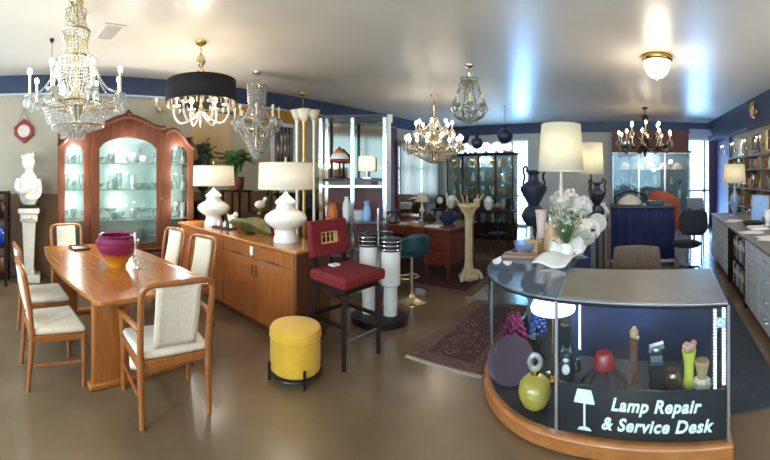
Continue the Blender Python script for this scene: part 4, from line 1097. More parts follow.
g.part('lamp_symbol', white, sg)
x, y = fp(.955, -.0045)
st = G().b(-.028,.028,-.0015,.0015,0,.055).part('sticker', M['bluelight'], dc, loc=(x,y,.755), rz=srz_)
G().ring(.015,.003,0,20,5,M=T(0,-.002,.028)@RX(pi/2)).part('emblem', white, st)

# ---- things inside the case
SH = .321; DK = .1205
def onshelf(px, d=.2):
    # bearing of the photo, on a line d behind the front glass
    a = (px-385)/360-.65; p0 = Vector(fp(0,d)); p1 = Vector(fp(1,d)); e_ = p1-p0; dr = Vector((sin(a),cos(a)))
    t_ = (p0.x*dr.y - p0.y*dr.x)/(e_.y*dr.x - e_.x*dr.y); q = p0+e_*t_; return (q.x, q.y)
x, y = onshelf(604, .2)
t = thing('glass_jar', 'ruby red domed glass jar on flared dark red skirt inside the case', 'jar', (x,y,SH))
G().lathe([(.14,0),(.135,.015),(.1,.05),(.06,.09)],28,flute=.06,nf=14).part('base', mat('dark_ruby','2a1016',.2,coat=.5), t)
G().lathe([(.05,.085),(.065,.1),(.062,.16),(.045,.19),(.001,.2)],24,flute=.02,nf=8).part('dome', M['red'], t)
x, y = onshelf(634, .24)
t = thing('carved_figure', 'slender dark brown carved column figure with pale head inside the case', 'figurine', (x,y,SH))
G().lathe([(.032,0),(.03,.02),(.026,.1),(.026,.27)],14).part('body', M['browncer'], t)
G().ball((0,0,.30),.028,12,8,(1,1,1.2)).ball((0,-.02,.335),.016,8,6).tube([(-.02,0,.285),(.03,-.02,.275)],.012,6).part('head', M['tan'], t)
x, y = onshelf(656, .22)
t = thing('lidded_jar', 'square black jar with silver owl-like lid inside the case', 'jar', (x,y,SH))
G().b(-.045,.045,-.045,.045,0,.15).part('body', M['black'], t, bev=.008)
G().b(-.035,.035,-.035,.035,.15,.19).ball((0,0,.215),.035,12,8,(1,1,.8)).prism([(-.045,.2),(.05,.225),(.045,.255),(-.04,.235)],-.02,.02,RX(pi/2)).part('lid', M['steel'], t)
x, y = onshelf(673, .18)
G().lathe([(.03,0),(.045,.03),(.05,.07),(.035,.1),(.04,.11)],18).solo('amber_cup', thin('amber_glass','c8984a',.15,.3,'b08040'), 'small amber glass cup beside black jar inside the case', 'cup', (x,y,SH))
x, y = onshelf(689, .2)
t = thing('flower_vase', 'yellow-green glass vase with pale flowers inside the case', 'vase', (x,y,SH))
G().lathe([(.04,0),(.042,.02),(.03,.06),(.032,.14),(.045,.22)],18).part('body', mat('yellow_green','c8c850',.2,coat=.4), t)
g = G()
for k in range(9): a=k*2.4; g.ball((.035*cos(a)*(.4+.07*k),.035*sin(a)*(.4+.07*k),.235+.008*(k%3)),.02,8,6)
g.part('blossom', M['pink'], t).__setitem__('kind','stuff')
x, y = onshelf(702, .17)
t = thing('beaker_vase', 'small tan waisted vase next to yellow-green vase inside the case', 'vase', (x,y,SH))
G().lathe([(.03,0),(.04,.03),(.028,.08),(.045,.16),(.04,.17)],18).part('body', M['tan'], t)
G().lathe([(.04,0),(.052,.01),(.05,.05),(.03,.07)],16,flute=.1,nf=8,cap=False).part('ruffle', M['cream'], t)
x, y = onshelf(570, .2)
t = thing('cat_figurine', 'black and white seated cat figurine inside the case by left corner post', 'figurine', (x-.02,y,SH))
G().lathe([(.05,0),(.055,.03),(.05,.08),(.03,.12)],16).ball((0,-.01,.145),.04,14,10).tube(cr([(.04,.02,.03),(.08,.0,.06),(.07,-.01,.13)],4),.012,8).part('body', M['black'], t)
g = G()
for s in (-1,1): g.lathe([(.018,0),(.001,.04)],6,T(s*.024,-.01,.172))
g.part('ear', M['black'], t)
G().ball((0,-.045,.075),.025,10,8,(1,.5,1.4)).ball((.0,-.045,.135),.018,10,8,(1,.5,.8)).part('bib', M['white'], t)
def inwing(px, r): x, y = pl(px, r); return (x, y, DK)
t = thing('perfume_bottle', 'big yellow flat-round perfume bottle with clear ring stopper in curved corner', 'bottle', inwing(535, 2.3))
G().lathe([(.05,0),(.085,.03),(.105,.08),(.108,.11),(.095,.16),(.05,.2),(.025,.21)],28).part('body', mat('yellow_glass','b89a3c',.1,0,'c8ac54',6,coat=.6), t)
G().cyl(.028,.205,.235,16).part('collar', M['brass'], t)
G().ring(.035,.016,0,24,8,M=T(0,0,.285)@RZ(.2)@RX(pi/2)@S(1,1.25,1)).part('stopper', M['crystal'], t)
t = thing('mushroom_lamp', 'lit white mushroom-shade lamp standing inside the curved glass corner', 'lamp', inwing(553, 2.62))
G().lathe([(.08,0),(.08,.015),(.02,.03),(.012,.1),(.012,.5)],18).part('base', M['brass'], t)
G().lathe([(.16,.5),(.165,.52),(.14,.575),(.08,.615),(.02,.63)],28,cap=False).part('lamp_shade', glow('lit_opal_glass','f4f0ff',1.1), t)
lamp((*pl(553,2.62), DK+.47), 2, (.95,.95,1), .05, 'case_lamp')
t = thing('bead_lamp', 'dim bulbous lamp covered in magenta beads in curved corner of case', 'lamp', inwing(514, 2.75))
G().lathe([(.07,0),(.05,.03),(.03,.06),(.03,.2)],16).part('base', M['bronze'], t)
g = G(); rnd = random.Random(4)
for k in range(70):
    a = k*2.4; u = k/70; R = .03+.075*u; g.ball((R*cos(a),R*sin(a),.42-.2*u),.016,7,5)
g.part('bead_shade', mat('magenta_beads','7c2450',.3), t).__setitem__('kind','stuff')
t = thing('bead_lamp', 'narrow lamp with cobalt blue beads behind the mushroom lamp stem', 'lamp', inwing(538, 2.9))
G().lathe([(.07,0),(.05,.03),(.02,.06),(.02,.25)],16).part('base', M['bronze'], t)
g = G()
for k in range(60):
    a = k*2.4; u = k/60; R = .02+.05*u; g.ball((R*cos(a),R*sin(a),.46-.25*u),.014,7,5)
g.part('bead_shade', M['bluecer'], t).__setitem__('kind','stuff')
t = thing('glass_plate', 'large smoky purple glass plate standing on edge in curved corner', 'plate', inwing(510, 2.55), .5)
G().lathe([(.001,0),(.08,.0),(.15,.02),(.17,.035),(.15,.028),(.08,.01),(.001,.01)],36,T(0,0,.178)@RX(pi/2-.15)).part('plate', thin('purple_glass','9a86a8',.15,.55,'8c7898'), t)
g = G().tube([(-.06,.05,0),(-.06,-.04,.0),(-.06,-.05,.03)],.005,6).tube([(.06,.05,0),(.06,-.04,0),(.06,-.05,.03)],.005,6).tube([(-.06,.05,0),(.06,.05,0)],.005,6)
g.part('easel', M['brass'], t)
KN2 = [('glass_vase',P_VASE,'vase','glassgreen'),('glass_bowl',P_BOWL,'bowl','crystalwarm'),('glass_decanter',P_DEC,'decanter','crystal')]
for k in range(9):
    kd = KN2[k%3]; y = 3.2+.33*k; x = -.68+.05*(y-2.7)*.9 + (.12 if k%2 else -.1)
    place('wing'+kd[0], lambda: G().lathe(kd[1],16).solo(kd[0], M[kd[3]], 'x', kd[2]), (x,y,DK), '%s %s back along floor of the long glass wing' % (ORD[k], kd[0].replace('_',' ')), 'glass on the floor of the long counter wing', 0, 1.5)

# ---- things on the counter top
def top(px, py): return (*at(px, py, ZT), ZT)
t = thing('table_lamp', 'lamp with the largest cream drum shade on the glass counter', 'lamp', (*pl(561,3.4), ZT))
G().lathe([(.1,0),(.1,.02),(.05,.05),(.07,.12),(.09,.2),(.08,.3),(.04,.4),(.05,.46),(.02,.5),(.012,.74)],24).part('base', mat('mottled_ceramic','b0a89a',.35,0,'c8c2b4',10), t)
sh = G().lathe([(.215,.745),(.185,1.185)],40,cap=False).part('lamp_shade', M['shadecream'], t, sol=.004)
for zz,R in ((.747,.215),(1.183,.185)): G().ring(R,.004,zz,40,6).part('rim', M['cream'], sh)
G().cyl(.004,-.2,.2,6,M=T(0,0,.8)@RY(pi/2)).part('spider', M['brass'], t)
G().ball((0,0,.95),.03,10,8,(1,1,1.3)).part('bulb', M['bulbwarm'], t)
lamp((*pl(561,3.4), ZT+.95), 9, (1,.96,.88), .05, 'counter_lamp')
def urn(label, loc, s, cat='urn'):
    t = thing('urn', label, cat, loc, -.65, 'dark twin-bulb urns on the counter')
    P = [(.09,0),(.1,.03),(.06,.06),(.05,.1),(.12,.18),(.15,.25),(.11,.33),(.06,.37),(.1,.44),(.155,.54),(.16,.58),(.12,.62),(.06,.66),(.05,.72),(.09,.76),(.08,.78)]
    G().lathe([(a*s,b*s) for a,b in P],24).part('body', mat('blue_black_iron','252a38',.45,.4,'323848',14), t)
    for q in (-1,1):
        G().tube([(q*a*s,0,b*s) for a,b in [(p.x,p.z) for p in cr([(.14,0,.56),(.2,0,.62),(.17,0,.7),(.2,0,.78),(.16,0,.83),(.12,0,.8),(.14,0,.76)],5)]],.014*s,8).part('handle', M['iron'], t)
    return t
urn('dark twin-bulb urn with scroll handles at outer edge of the counter', (*pl(533.5,4.15), ZT), .98)
u2 = pl(597, 5.1)
urn('dark twin-bulb urn with scroll handles carrying the smaller cream shade', (*u2, ZT), .78)
t = thing('table_lamp', 'smaller cream drum shade behind the largest one, lifted above the urn', 'lamp', (*pl(591,4.75), ZT))
G().lathe([(.09,0),(.09,.02),(.02,.04),(.015,.3),(.012,.72)],20).part('base', M['bronze'], t)
sh = G().lathe([(.165,.72),(.15,1.13)],36,cap=False).part('lamp_shade', M['shadecream'], t, sol=.004)
G().ball((0,0,.92),.03,10,8,(1,1,1.3)).part('bulb', M['bulbwarm'], t)
lamp((*pl(591,4.75), ZT+.92), 6, (1,.95,.86), .05, 'counter_lamp')
t = thing('document_tray', 'thin brown wooden tray lying on the curved glass top', 'tray', top(521,257), .1)
G().b(-.15,.15,-.07,.07,0,.015).part('base', M['grey'], t, bev=.003)
G().frame([(-.15,-.07),(.15,-.07),(.15,.07),(-.15,.07)],[(-.14,-.06),(.14,-.06),(.14,.06),(-.14,.06)],.015,.025,RX(pi/2)).part('rim', M['basewood'], t)
g = G()
g.sheet(lambda u,v: ((u-.5)*.3, (v-.5)*.42, .015+.05*sin(v*pi*1.1)+.012*sin(u*7)), 12, 14)
g.solo('folded_paper', M['paper'], 'big curling sheet of white paper on counter beside the brown post', 'paper', top(561,262), -.35, sol=.003)
G().lathe([(.06,0),(.09,.03),(.12,.09),(.115,.09),(.08,.03)],24).solo('upturned_lampshade', thin('pale_blue_glass','c8d4f4',.15,.6,'c4d0f0'), 'upturned pale blue glass lamp shade near outer edge of the glass wing', 'shade', (*pl(526,3.35),ZT))
t = thing('tall_pink_vase', 'tall pinkish-white ribbed vase at outer edge of counter', 'vase', top(541,246)); t.name='tall_vase'
G().lathe([(.05,0),(.055,.05),(.04,.15),(.05,.3),(.06,.36)],20,flute=.03,nf=10).part('body', mat('pale_pink','d8bcb4',.35), t)
pot('round_jar', 'cobalt blue round glass jar in the counter clutter', 'jar', top(563,241), [(.03,0),(.06,.03),(.065,.07),(.04,.1),(.045,.11)], M['bluecer'])
pot('pottery_jar', 'small reddish brown pottery jar by the curling paper', 'jar', top(556,250), [(.03,0),(.05,.03),(.045,.07),(.03,.08)], M['browncer'])
pot('pottery_jar', 'tall brown pottery jug farther back on the counter', 'jug', (*pl(552,3.22),ZT), [(.045,0),(.075,.06),(.07,.17),(.035,.25),(.045,.29)], M['tan'])
g0 = random.Random(11)
CL = [('crumpled_paper','paper','crumpled white wrapping paper'),('carton','tan','small tan carton'),('china_dish','white','stacked white china dish'),('lamp_part','brass','brass lamp part'),('parts_box','cream','cream parts box'),('glass_chimney','glassgreen','glass lamp chimney')]
used = []
k = 0
tries = 0
while k < 36 and tries < 6000:
    tries += 1
    y = g0.uniform(3.25, 6.1); x = -.99 + .047*(y-2.7) + g0.uniform(.09,.55)
    if any((x-a)**2+(y-b)**2 < .0125 for a,b in used): continue
    if any((x-q[0])**2+(y-q[1])**2 < .03 for q in (pl(561,3.4),pl(533.5,4.15),u2,pl(591,4.75),top(541,246),top(563,241),top(556,250),top(558,222),pl(566,3.05),pl(570,3.85))): continue
    if any((x-q[0])**2+(y-q[1])**2 < .045 for q in [pl(*h) for h in ((546,3.75),(582,3.6),(581,4.25),(560,4.4),(569,4.85),(600,5.75),(556,3.08),(575,3.12))]): continue
    used.append((x,y)); nm, mm, dsc = CL[k % 6]
    def mk():
        if nm == 'crumpled_paper':
            g = G().ball((0,0,.055),.06,14,9,(1.2,1,1)); rr = random.Random(3)
            g.v = [p + Vector((rr.uniform(-.018,.018),rr.uniform(-.018,.018),0 if p.z<.01 else rr.uniform(-.012,.018))) for p in g.v]
            return g.solo(nm, M[mm], 'x', 'paper', ang=5)
        if nm == 'carton': return G().b(-.06,.06,-.045,.045,0,.09).solo(nm, M[mm], 'x', 'box', bev=.003)
        if nm == 'china_dish': return G().lathe([(.035,0),(.04,.01),(.075,.03),(.07,.03),(.035,.015)],20).solo(nm, M[mm], 'x', 'dish')
        if nm == 'lamp_part': return G().lathe([(.04,0),(.04,.015),(.012,.03),(.012,.08),(.025,.09),(.025,.14)],14).solo(nm, M[mm], 'x', 'lamp part')
        if nm == 'parts_box': return G().frame([(-.07,-.05),(.07,-.05),(.07,.05),(-.07,.05)],[(-.062,-.042),(.062,-.042),(.062,.042),(-.062,.042)],0,.07,RX(pi/2)).b(-.062,.062,-.042,.042,0,.01).solo(nm, M[mm], 'x', 'box')
        return G().lathe([(.035,0),(.035,.03),(.05,.08),(.035,.14),(.03,.2)],16,cap=False).solo(nm, M[mm], 'x', 'glass chimney')
    place('cl'+nm, mk, (x,y,ZT), '%s on the counter, %s of its kind counting back from the front' % (dsc, '#%d' % k), 'clutter on the glass counter', g0.uniform(0,3), g0.uniform(.9,1.35))
    k += 1
# number the clutter by distance
byk = {}
for o in [o for o in COL.objects if o.get('group') == 'clutter on the glass counter']: byk.setdefault(o.data.name, []).append(o)
for nme, l in byk.items():
    l.sort(key=lambda o: o.location.x**2+o.location.y**2)
    for i, o in enumerate(l): o['label'] = o['label'].split(', #')[0].split(',')[0] + ', ' + ORD[i] + ' of its kind counting back'
t = thing('flower_arrangement', 'pale green and white dried flowers standing just in front of the largest cream-shaded lamp', 'flowers', (*pl(566,3.05), ZT)); t.scale=(.8,.8,.74)
G().lathe([(.06,0),(.08,.05),(.07,.14),(.05,.18)],18).part('vase', M['white'], t)
g = G(); g2 = G(); rnd = random.Random(8)
for k in range(60):
    a = rnd.uniform(0,2*pi); R = rnd.uniform(.02,.22); hh = rnd.uniform(.42,.68)-R*.5
    g2.tube([(0,0,.16),(R*.5*cos(a),R*.5*sin(a),hh*.7),(R*cos(a),R*sin(a),hh)],.003,5); g.ball((R*cos(a),R*sin(a),hh),rnd.uniform(.012,.024),7,5)
g.part('blossom', mat('pale_green_flower','7f9a74',.7,0,'c4beb4',9), t).__setitem__('kind','stuff'); g2.part('stem', M['green'], t).__setitem__('kind','stuff')
# bigger heap of wares under the lamps
def heap(px, r): x, y = pl(px, r); return (x, y, ZT)
def bag(label, loc, s, m, seed):
    g = G().ball((0,0,.1*s),.1*s,16,10,(1.15,.9,1.0)); rr = random.Random(seed)
    g.v = [p + Vector((rr.uniform(-.022,.022),rr.uniform(-.022,.022),0 if p.z<.03 else rr.uniform(-.015,.03)))*s for p in g.v]
    g.v = [Vector((p.x,p.y,max(p.z,0))) for p in g.v]
    g.solo('paper_bundle', m, label, 'paper', loc, seed, 'paper bundles on the glass counter', ang=4)
for i,(px,r,s,mm,l) in enumerate(((546,3.75,1.0,'paper','crumpled white paper bundle beside the tall pink-white vase'),(582,3.6,1.25,'plaster','crumpled ivory paper bundle at inner edge below the largest shade'),(600,5.75,1.3,'paper','white paper bundle at far inner end of counter'),(556,3.08,.8,'plaster','ivory paper bundle left of the green-white flowers'),(575,3.12,.8,'paper','white paper bundle right of the green-white flowers'))):
    bag(l, heap(px,r), s, M[mm], i+2)
t = thing('magazine_stack', 'leaning stack of brown boards on the counter between lamp and urn', 'boards', heap(570,3.85), .5)
for k in range(3): G().b(-.11,.11,-.004+.02*k,.004+.02*k,0,.26-.02*k,RX(-.35)).part('board', [M['browncer'],M['tan'],M['cream']][k], t)
bottle('tall brown bottle in the clutter left of the largest cream shade', heap(550,4.05), M['browncer'], s=1.3)
bottle('small clear bottle near the blue round jar on the counter', heap(570,3.25), M['glassgreen'], s=.7)
t = thing('trinket_dish', 'pink footed dish beside the tall pinkish vase', 'dish', heap(548,3.5))
G().lathe([(.04,0),(.035,.01),(.01,.02),(.01,.06),(.05,.08),(.07,.1)],18).part('body', M['pink'], t)

def crate(label, loc, h, m, rz):
    t = thing('storage_crate', label, 'crate', loc, rz)
    G().frame([(-.11,-.1),(.11,-.1),(.11,.1),(-.11,.1)],[(-.1,-.09),(.1,-.09),(.1,.09),(-.1,.09)],0,h,RX(pi/2)).part('body', m, t, bev=.003)
    G().b(-.1,.1,-.09,.09,.0,.01).part('base', m, t); G().b(-.112,.112,-.102,.102,h,h+.012).part('lid', m, t, bev=.003)
for px,r,h,mm,rz,l1,m2,sd,l2 in ((581,4.25,.2,'grey',.2,'grey lidded crate at inner counter edge beneath a white bundle','paper',21,'white paper bundle on top of the grey crate at inner counter edge'),
        (560,4.4,.24,'browncer',-.3,'brown lidded crate between the urns beneath an ivory bundle','plaster',22,'ivory paper bundle on top of the brown crate'),
        (569,4.85,.26,'tan',.1,'tan lidded crate behind the brown one beneath a white bundle','paper',23,'white paper bundle on top of the tan crate')):
    q = heap(px, r); crate(l1, q, h, M[mm], rz); 
    x, y = pl(px, r)
    g = G().ball((0,0,.12),.12,16,10,(1.1,.95,.95)); rr = random.Random(sd)
    g.v = [Vector((p.x+rr.uniform(-.025,.025), p.y+rr.uniform(-.025,.025), max(0,p.z+(0 if p.z<.03 else rr.uniform(-.02,.035))))) for p in g.v]
    g.solo('paper_bundle', M[m2], l2, 'paper', (q[0],q[1],ZT+h+.0125), sd, 'paper bundles on the crates', ang=4)
for i,(px,r,l) in enumerate(((590,3.95,'white dinner plate leaning upright at inner counter edge, nearer of two'),(597,4.45,'white dinner plate leaning upright at inner counter edge, farther of two'))):
    G().lathe([(.001,0),(.07,0),(.12,.02),(.115,.024),(.07,.006),(.001,.006)],28,T(0,0,.115)@RX(pi/2-.25)).solo('dinner_plate', M['white'], l, 'plate', heap(px,r), .2, 'plates on the counter edge')

# ------------------------------------------------------------------ staff side: chairs, back counter, right counter
x, y = .18, 3.65
t = thing('desk_chair', 'brown fabric chair back seen just behind the service desk', 'chair', (x, y, 0), -.05)
G().prism([(-.22,-.2),(.22,-.2),(.24,.24),(-.24,.24)], .43, .49).part('seat', M['fabricbrown'], t, bev=.02)
def cb(u, v):
    a = (u-.5)*2; return (a*.235*(1-.12*v**3), -.2-.06*v-.03*(1-a*a), .5+.44*v-.02*a*a*v)
G().sheet(cb, 12, 8).part('backrest', M['fabricbrown'], t, sol=.05, bev=.01)
for sx in (-1,1):
    for sy in (-1,1): G().tube([(sx*.22,sy*.21,0),(sx*.19,sy*.17,.44)],[.014,.018],8).part('leg', M['iron'], t)
x, y = 1.1, 5.75
t = thing('office_chair', 'black swivel office chair beside the navy back counter', 'chair', (x, y, 0), .25)
for k in range(5):
    a = k*2*pi/5+.3; o = G().tube([(0,0,.1),(.27*cos(a),.27*sin(a),.065)],[.025,.016],8).part('base_arm', M['black'], t)
    G().ball((.28*cos(a),.28*sin(a),.03),.03,10,8,(.8,.8,1)).part('caster', M['black'], o)
G().cyl(.025,.09,.45,12).part('gas_column', M['steel'], t)
G().lathe([(.2,.44),(.235,.46),(.235,.5),(.2,.52),(.001,.525)],28,None,(0,.02,0)).part('seat', M['blackfab'], t)
G().tube([(0,-.15,.45),(0,-.25,.5),(0,-.27,.75)],.018,8).part('back_bar', M['black'], t)
def ob(u, v):
    a = (u-.5)*2; b = (v-.5)*2; return (a*.24*sqrt(max(0,1-.35*b**4)), -.23-.03*(1-a*a), .86+b*.19*sqrt(max(0,1-.3*a**4)))
G().sheet(ob, 14, 10).part('backrest', M['blackfab'], t, sol=.06)
t = thing('back_counter', 'work counter with navy cloth front at rear of the staff area', 'counter', (0,0,0))
G().b(-.14,.98,6.32,6.9,.06,1.02).part('body', M['whitelam'], t)
G().b(-.16,1.0,6.27,6.93,1.02,1.06).part('counter_top', M['black'], t, bev=.006)
def cl(u, v): return (-.14+1.12*u, 6.29+.012*sin(u*42), .12+.9*v)
G().sheet(cl, 90, 3).part('cloth_front', M['navy'], t, sol=.004)
G().b(-.14,.98,6.33,6.85,0,.06).part('plinth', M['black'], t)
t = thing('dome_lampshade', 'white dome lamp shade resting on the navy back counter', 'shade', (.2,6.55,1.06))
G().lathe([(.22,0),(.21,.06),(.15,.13),(.06,.17),(.05,.18)],28,cap=False).part('dome', M['shade'], t, sol=.004)
G().ring(.22,.006,0.006,28,6).part('rim', M['iron'], t)
G().tube(cr([(-.3,0,.0),(-.28,0,.14),(0,0,.23),(.28,0,.14),(.3,0,.0)],6),.016,8).solo('metal_hoop', M['iron'], 'black arched metal hoop behind white dome shade on back counter', 'hoop', (.22,6.75,1.06))
G().b(-.14,.14,-.1,.1,0,.07).solo('storage_box', M['teal'], 'flat teal box on right half of the back counter', 'box', (.66,6.55,1.06), .1, bev=.006)

ox, oy, oa = 1.30, 2.55, -.116
def C(s, d, z=0): return (ox + s*.1157 + d*.9933, oy + s*.9933 - d*.1157, z)
def unit(label, s0, s1, dep, h, cols, book=None):
    # local frame: x = along counter, y = away from the aisle
    t = thing('drawer_cabinet', label, 'cabinet', C(s0,0), pi/2 + oa); L_ = s1-s0
    # rotate so that local +x runs along the aisle and local -y points to the right
    def bx(x0,x1,d0,d1,z0,z1,g=None): return (g or G()).b(x0,x1,-d1,-d0,z0,z1)
    bx(0,L_,0.02,dep,.08,h-.03).part('body', M['whitelam'], t)
    bx(-.002,L_+.002,-.02,dep+.01,h-.03,h).part('counter_top', M['greytop'], t, bev=.006)
    bx(.02,L_-.02,.06,dep,0,.08).part('plinth', M['black'], t)
    w_ = L_/cols; nz = 4; dh = (h-.12)/nz
    for c in range(cols):
        for k in range(nz):
            o = bx(c*w_+.008,(c+1)*w_-.008,-.002,.02,.09+k*dh,.09+(k+1)*dh-.012).part('drawer', M['whitelam'], t, bev=.004)
            xm = (c+.5)*w_; G().tube([(xm-.05,.002,.09+(k+.6)*dh),(xm-.045,.025,.09+(k+.6)*dh),(xm+.045,.025,.09+(k+.6)*dh),(xm+.05,.002,.09+(k+.6)*dh)],.006,6).part('handle', M['steel'], o)
    return t
unit('near white drawer cabinet along the right aisle', -.3, 1.5, .75, .88, 3)
unit('far white drawer cabinet along the right aisle beneath the cream lamp', 2.62, 4.25, .75, .86, 3)
t = thing('bookcase', 'open dark bookcase between the two white drawer cabinets', 'bookcase', C(1.515,0), pi/2 + oa)
L_ = 1.09
g = G().b(0,L_,-.75,-.72,0,.83).b(0,.02,-.72,0,0,.83).b(L_-.02,L_,-.72,0,0,.83); g.part('side_panel', M['espresso'], t)
G().b(0,L_,-.76,.02,.83,.865).part('counter_top', M['greytop'], t, bev=.005)
for z in (.06,.44): G().b(.02,L_-.02,-.72,-.01,z-.02,z).part('shelf', M['espresso'], t)
G().b(.02,L_-.02,-.72,-.02,0,.04).part('plinth', M['black'], t)
bcol = ['navy','paper','bluelight','browncer','teal','white','bluecer','maroon','grey','paper','navy','tan']
bn = ['navy','white','pale blue','brown','teal','ivory','cobalt','maroon','grey','cream','dark navy','tan']
rb = random.Random(5)
for ri,(z,nm) in enumerate(((.061,'bottom shelf'),(.441,'upper shelf'))):
    s = .04; k = 0
    while s < 1.0 and k < 14:
        w_ = rb.uniform(.045,.075); hh = rb.uniform(.26,.34); c = (k*5+ri*3) % 12
        o = thing('book', '%s-spined binder, %s from the near end on %s of dark bookcase' % (bn[c], ORD[k], nm), 'book', C(1.51+s+w_/2, .05, z), pi/2+oa, 'binders in the dark bookcase')
        G().b(-w_/2+.002,w_/2-.002,-.24,0,0,hh).part('cover', M[bcol[c]], o, bev=.004)
        G().b(-w_/2+.006,w_/2-.006,-.245,-.24,.006,hh-.006).part('pages', M['paper'], o)
        G().b(-w_*.3,w_*.3,0,.002,hh*.55,hh*.8).part('spine_label', M['white'], o)
        s += w_ + .003; k += 1
t = thing('counter_lamp', 'small lamp with glowing cream shade on the far drawer cabinet', 'lamp', C(3.55,.3,.86)); t.name='table_lamp'
G().lathe([(.09,0),(.09,.02),(.03,.05),(.06,.16),(.09,.28),(.06,.38),(.02,.44),(.012,.62)],20).part('base', mat('blue_grey_ceramic','6c86a4',.3), t)
G().lathe([(.2,.6),(.175,.93)],32,cap=False).part('lamp_shade', M['shadecream'], t, sol=.004)
for k in range(20): a=k*pi/10; G().oct((.2*cos(a),.2*sin(a),.585),.01,.018).part('bead', M['crystal'], t)
G().ball((0,0,.76),.03,10,8).part('bulb', M['bulbwarm'], t)
lamp(C(3.55,.3,1.62), 9, (1,.82,.55), .05, 'right_lamp')
t = thing('framed_document', 'light blue framed sheet leaning upright on right counter', 'frame', C(2.77,.54,.866), -.75)
G().frame([(-.15,0),(.15,0),(.15,.42),(-.15,.42)],[(-.13,.02),(.13,.02),(.13,.4),(-.13,.4)],-.01,.01,RX(-.14)).part('frame', M['steel'], t)
G().b(-.135,.135,-.004,.005,.015,.405,RX(-.14)).part('sheet', M['bluelight'], t)
G().tube([(0,.02,.3),(0,.14,0)],.006,6).part('easel', M['steel'], t)
G().lathe([(.001,.01),(.1,.01),(.17,.04),(.18,.045),(.1,.0),(.001,0)],32).solo('serving_plate', M['bronze'], 'dark round plate on right counter in front of blue framed sheet', 'plate', C(2.45,.36,.866))
for i,(s,d,l) in enumerate(((1.75,.14,'loose white papers at front edge of right counter over the bookcase'),(2.95,.16,'loose white papers at front edge of far drawer cabinet'),(1.2,.2,'loose white papers on near white drawer cabinet'))):
    g = G()
    for k in range(4): g.b(-.14,.14,-.1,.1,.003*k,.003*k+.002,RZ(.25*k-.3))
    g.solo('paper_sheets', M['paper'], l, 'papers', C(s,d,.866 if i==0 else .861 if i==1 else .881), i*.6, 'loose papers on the right counter')
t = thing('paper_tray', 'shallow grey tray of papers on right counter past the plate', 'tray', C(2.02,.3,.866), pi/2+oa)
G().b(-.2,.2,-.15,.15,0,.012).part('base', M['grey'], t, bev=.003)
g = G()
for k in range(5): g.b(-.16+.01*k,.16,-.12,.12-.008*k,.012+.004*k,.016+.004*k)
g.part('paper_stack', M['paper'], t)
RC = [('candle_jar','tan',[(.04,0),(.045,.02),(.045,.1),(.04,.11)],'jar'),('small_vase','white',P_VASE,'vase'),('brass_dish','brass',P_BOWL,'dish'),('crystal_bowl','crystal',P_BOWL,'bowl'),('trinket_box','browncer',None,'box')]
for k in range(15):
    nm, mm, pr, ct = RC[k%5]; s = 1.0 + 3.2*k/15; d = .52+.16*((k*7)%3)/2
    if 2.55 < s < 2.95 or 3.4 < s < 3.72: d = .66
    zz = .88 if s < 1.5 else (.866 if s < 2.62 else .86)
    def mk():
        g = G()
        if pr: g.lathe(pr, 16)
        else: g.b(-.06,.06,-.05,.05,0,.07)
        return g.solo(nm, M[mm], 'x', ct)
    place('rc'+nm, mk, C(s,d,zz), '%s at back of right counter, %s of its kind from near end' % (nm.replace('_',' '), ORD[k//5]), 'trinkets on the right counter', k*.7, .9)
t = thing('drafting_board', 'narrow tilted white board on black stand behind the office chair', 'board', (1.52, 7.0, 0), -.3)
G().b(-.16,.16,-.35,.35,-.012,.012,T(0,0,1.0)@RX(-.5)).part('board', M['whitelam'], t, bev=.004)
for s in (-1,1): G().tube([(s*.13,-.3,0),(s*.13,-.1,.95)],.014,6).tube([(s*.13,.3,0),(s*.13,.1,1.0)],.014,6).part('leg', M['black'], t)
G().b(-.13,.13,-.012,.012,.4,.43).part('crossbar', M['black'], t)
t = thing('floor_mat', 'dark grey rubber mat on the floor beside the service desk', 'mat', (.0,0,0))
g = G().prism([(.74,2.28),(1.16,2.24),(1.42,4.6),(.8,4.6)], 0, .012); g.part('mat_body', M['rubber'], t, bev=.004)
# right wall soffit, shelves and wall pieces
struct(G().b(X1-.3, X1-.05, Y0, Y1-.12, 2.62, ZC), 'trim_11', M['band'])
t = thing('wall_shelf', 'long shelf unit full of lamp parts against the right wall', 'shelf', (X1-.2, 6.9, 0), -pi/2)
def wsl(x, y, z): return (X1-.2 + y, 6.9 - x, z)
for x in (-1.6,-.5,.5,1.55): G().b(x-.015,x+.015,-.14,.18,0,2.0).part('upright', M['brownpanel'], t)
for z in (.1,.9,1.3,1.7,1.98): G().b(-1.6,1.55,-.15,.18,z,z+.025).part('shelf', M['brownpanel'], t)
G().b(-1.6,1.55,.17,.185,0,2.0).part('back_panel', M['beige'], t)
WK = [('lamp_chimney','glassgreen',[(.035,0),(.035,.03),(.05,.08),(.035,.14),(.03,.24)],'glass chimney'),('porcelain_figure','plaster',[(.05,0),(.04,.03),(.05,.1),(.025,.15),(.035,.19),(.001,.22)],'figurine'),('brass_urn','gold',[(.04,0),(.02,.04),(.06,.1),(.07,.16),(.03,.2),(.04,.23)],'urn'),('crystal_vase','crystal',P_VASE,'vase'),('clay_pot','tan',[(.05,0),(.08,.08),(.06,.16),(.07,.18)],'pot'),('stone_jar','grey',[(.05,0),(.07,.06),(.06,.14),(.03,.17),(.04,.2)],'jar')]
k = 0
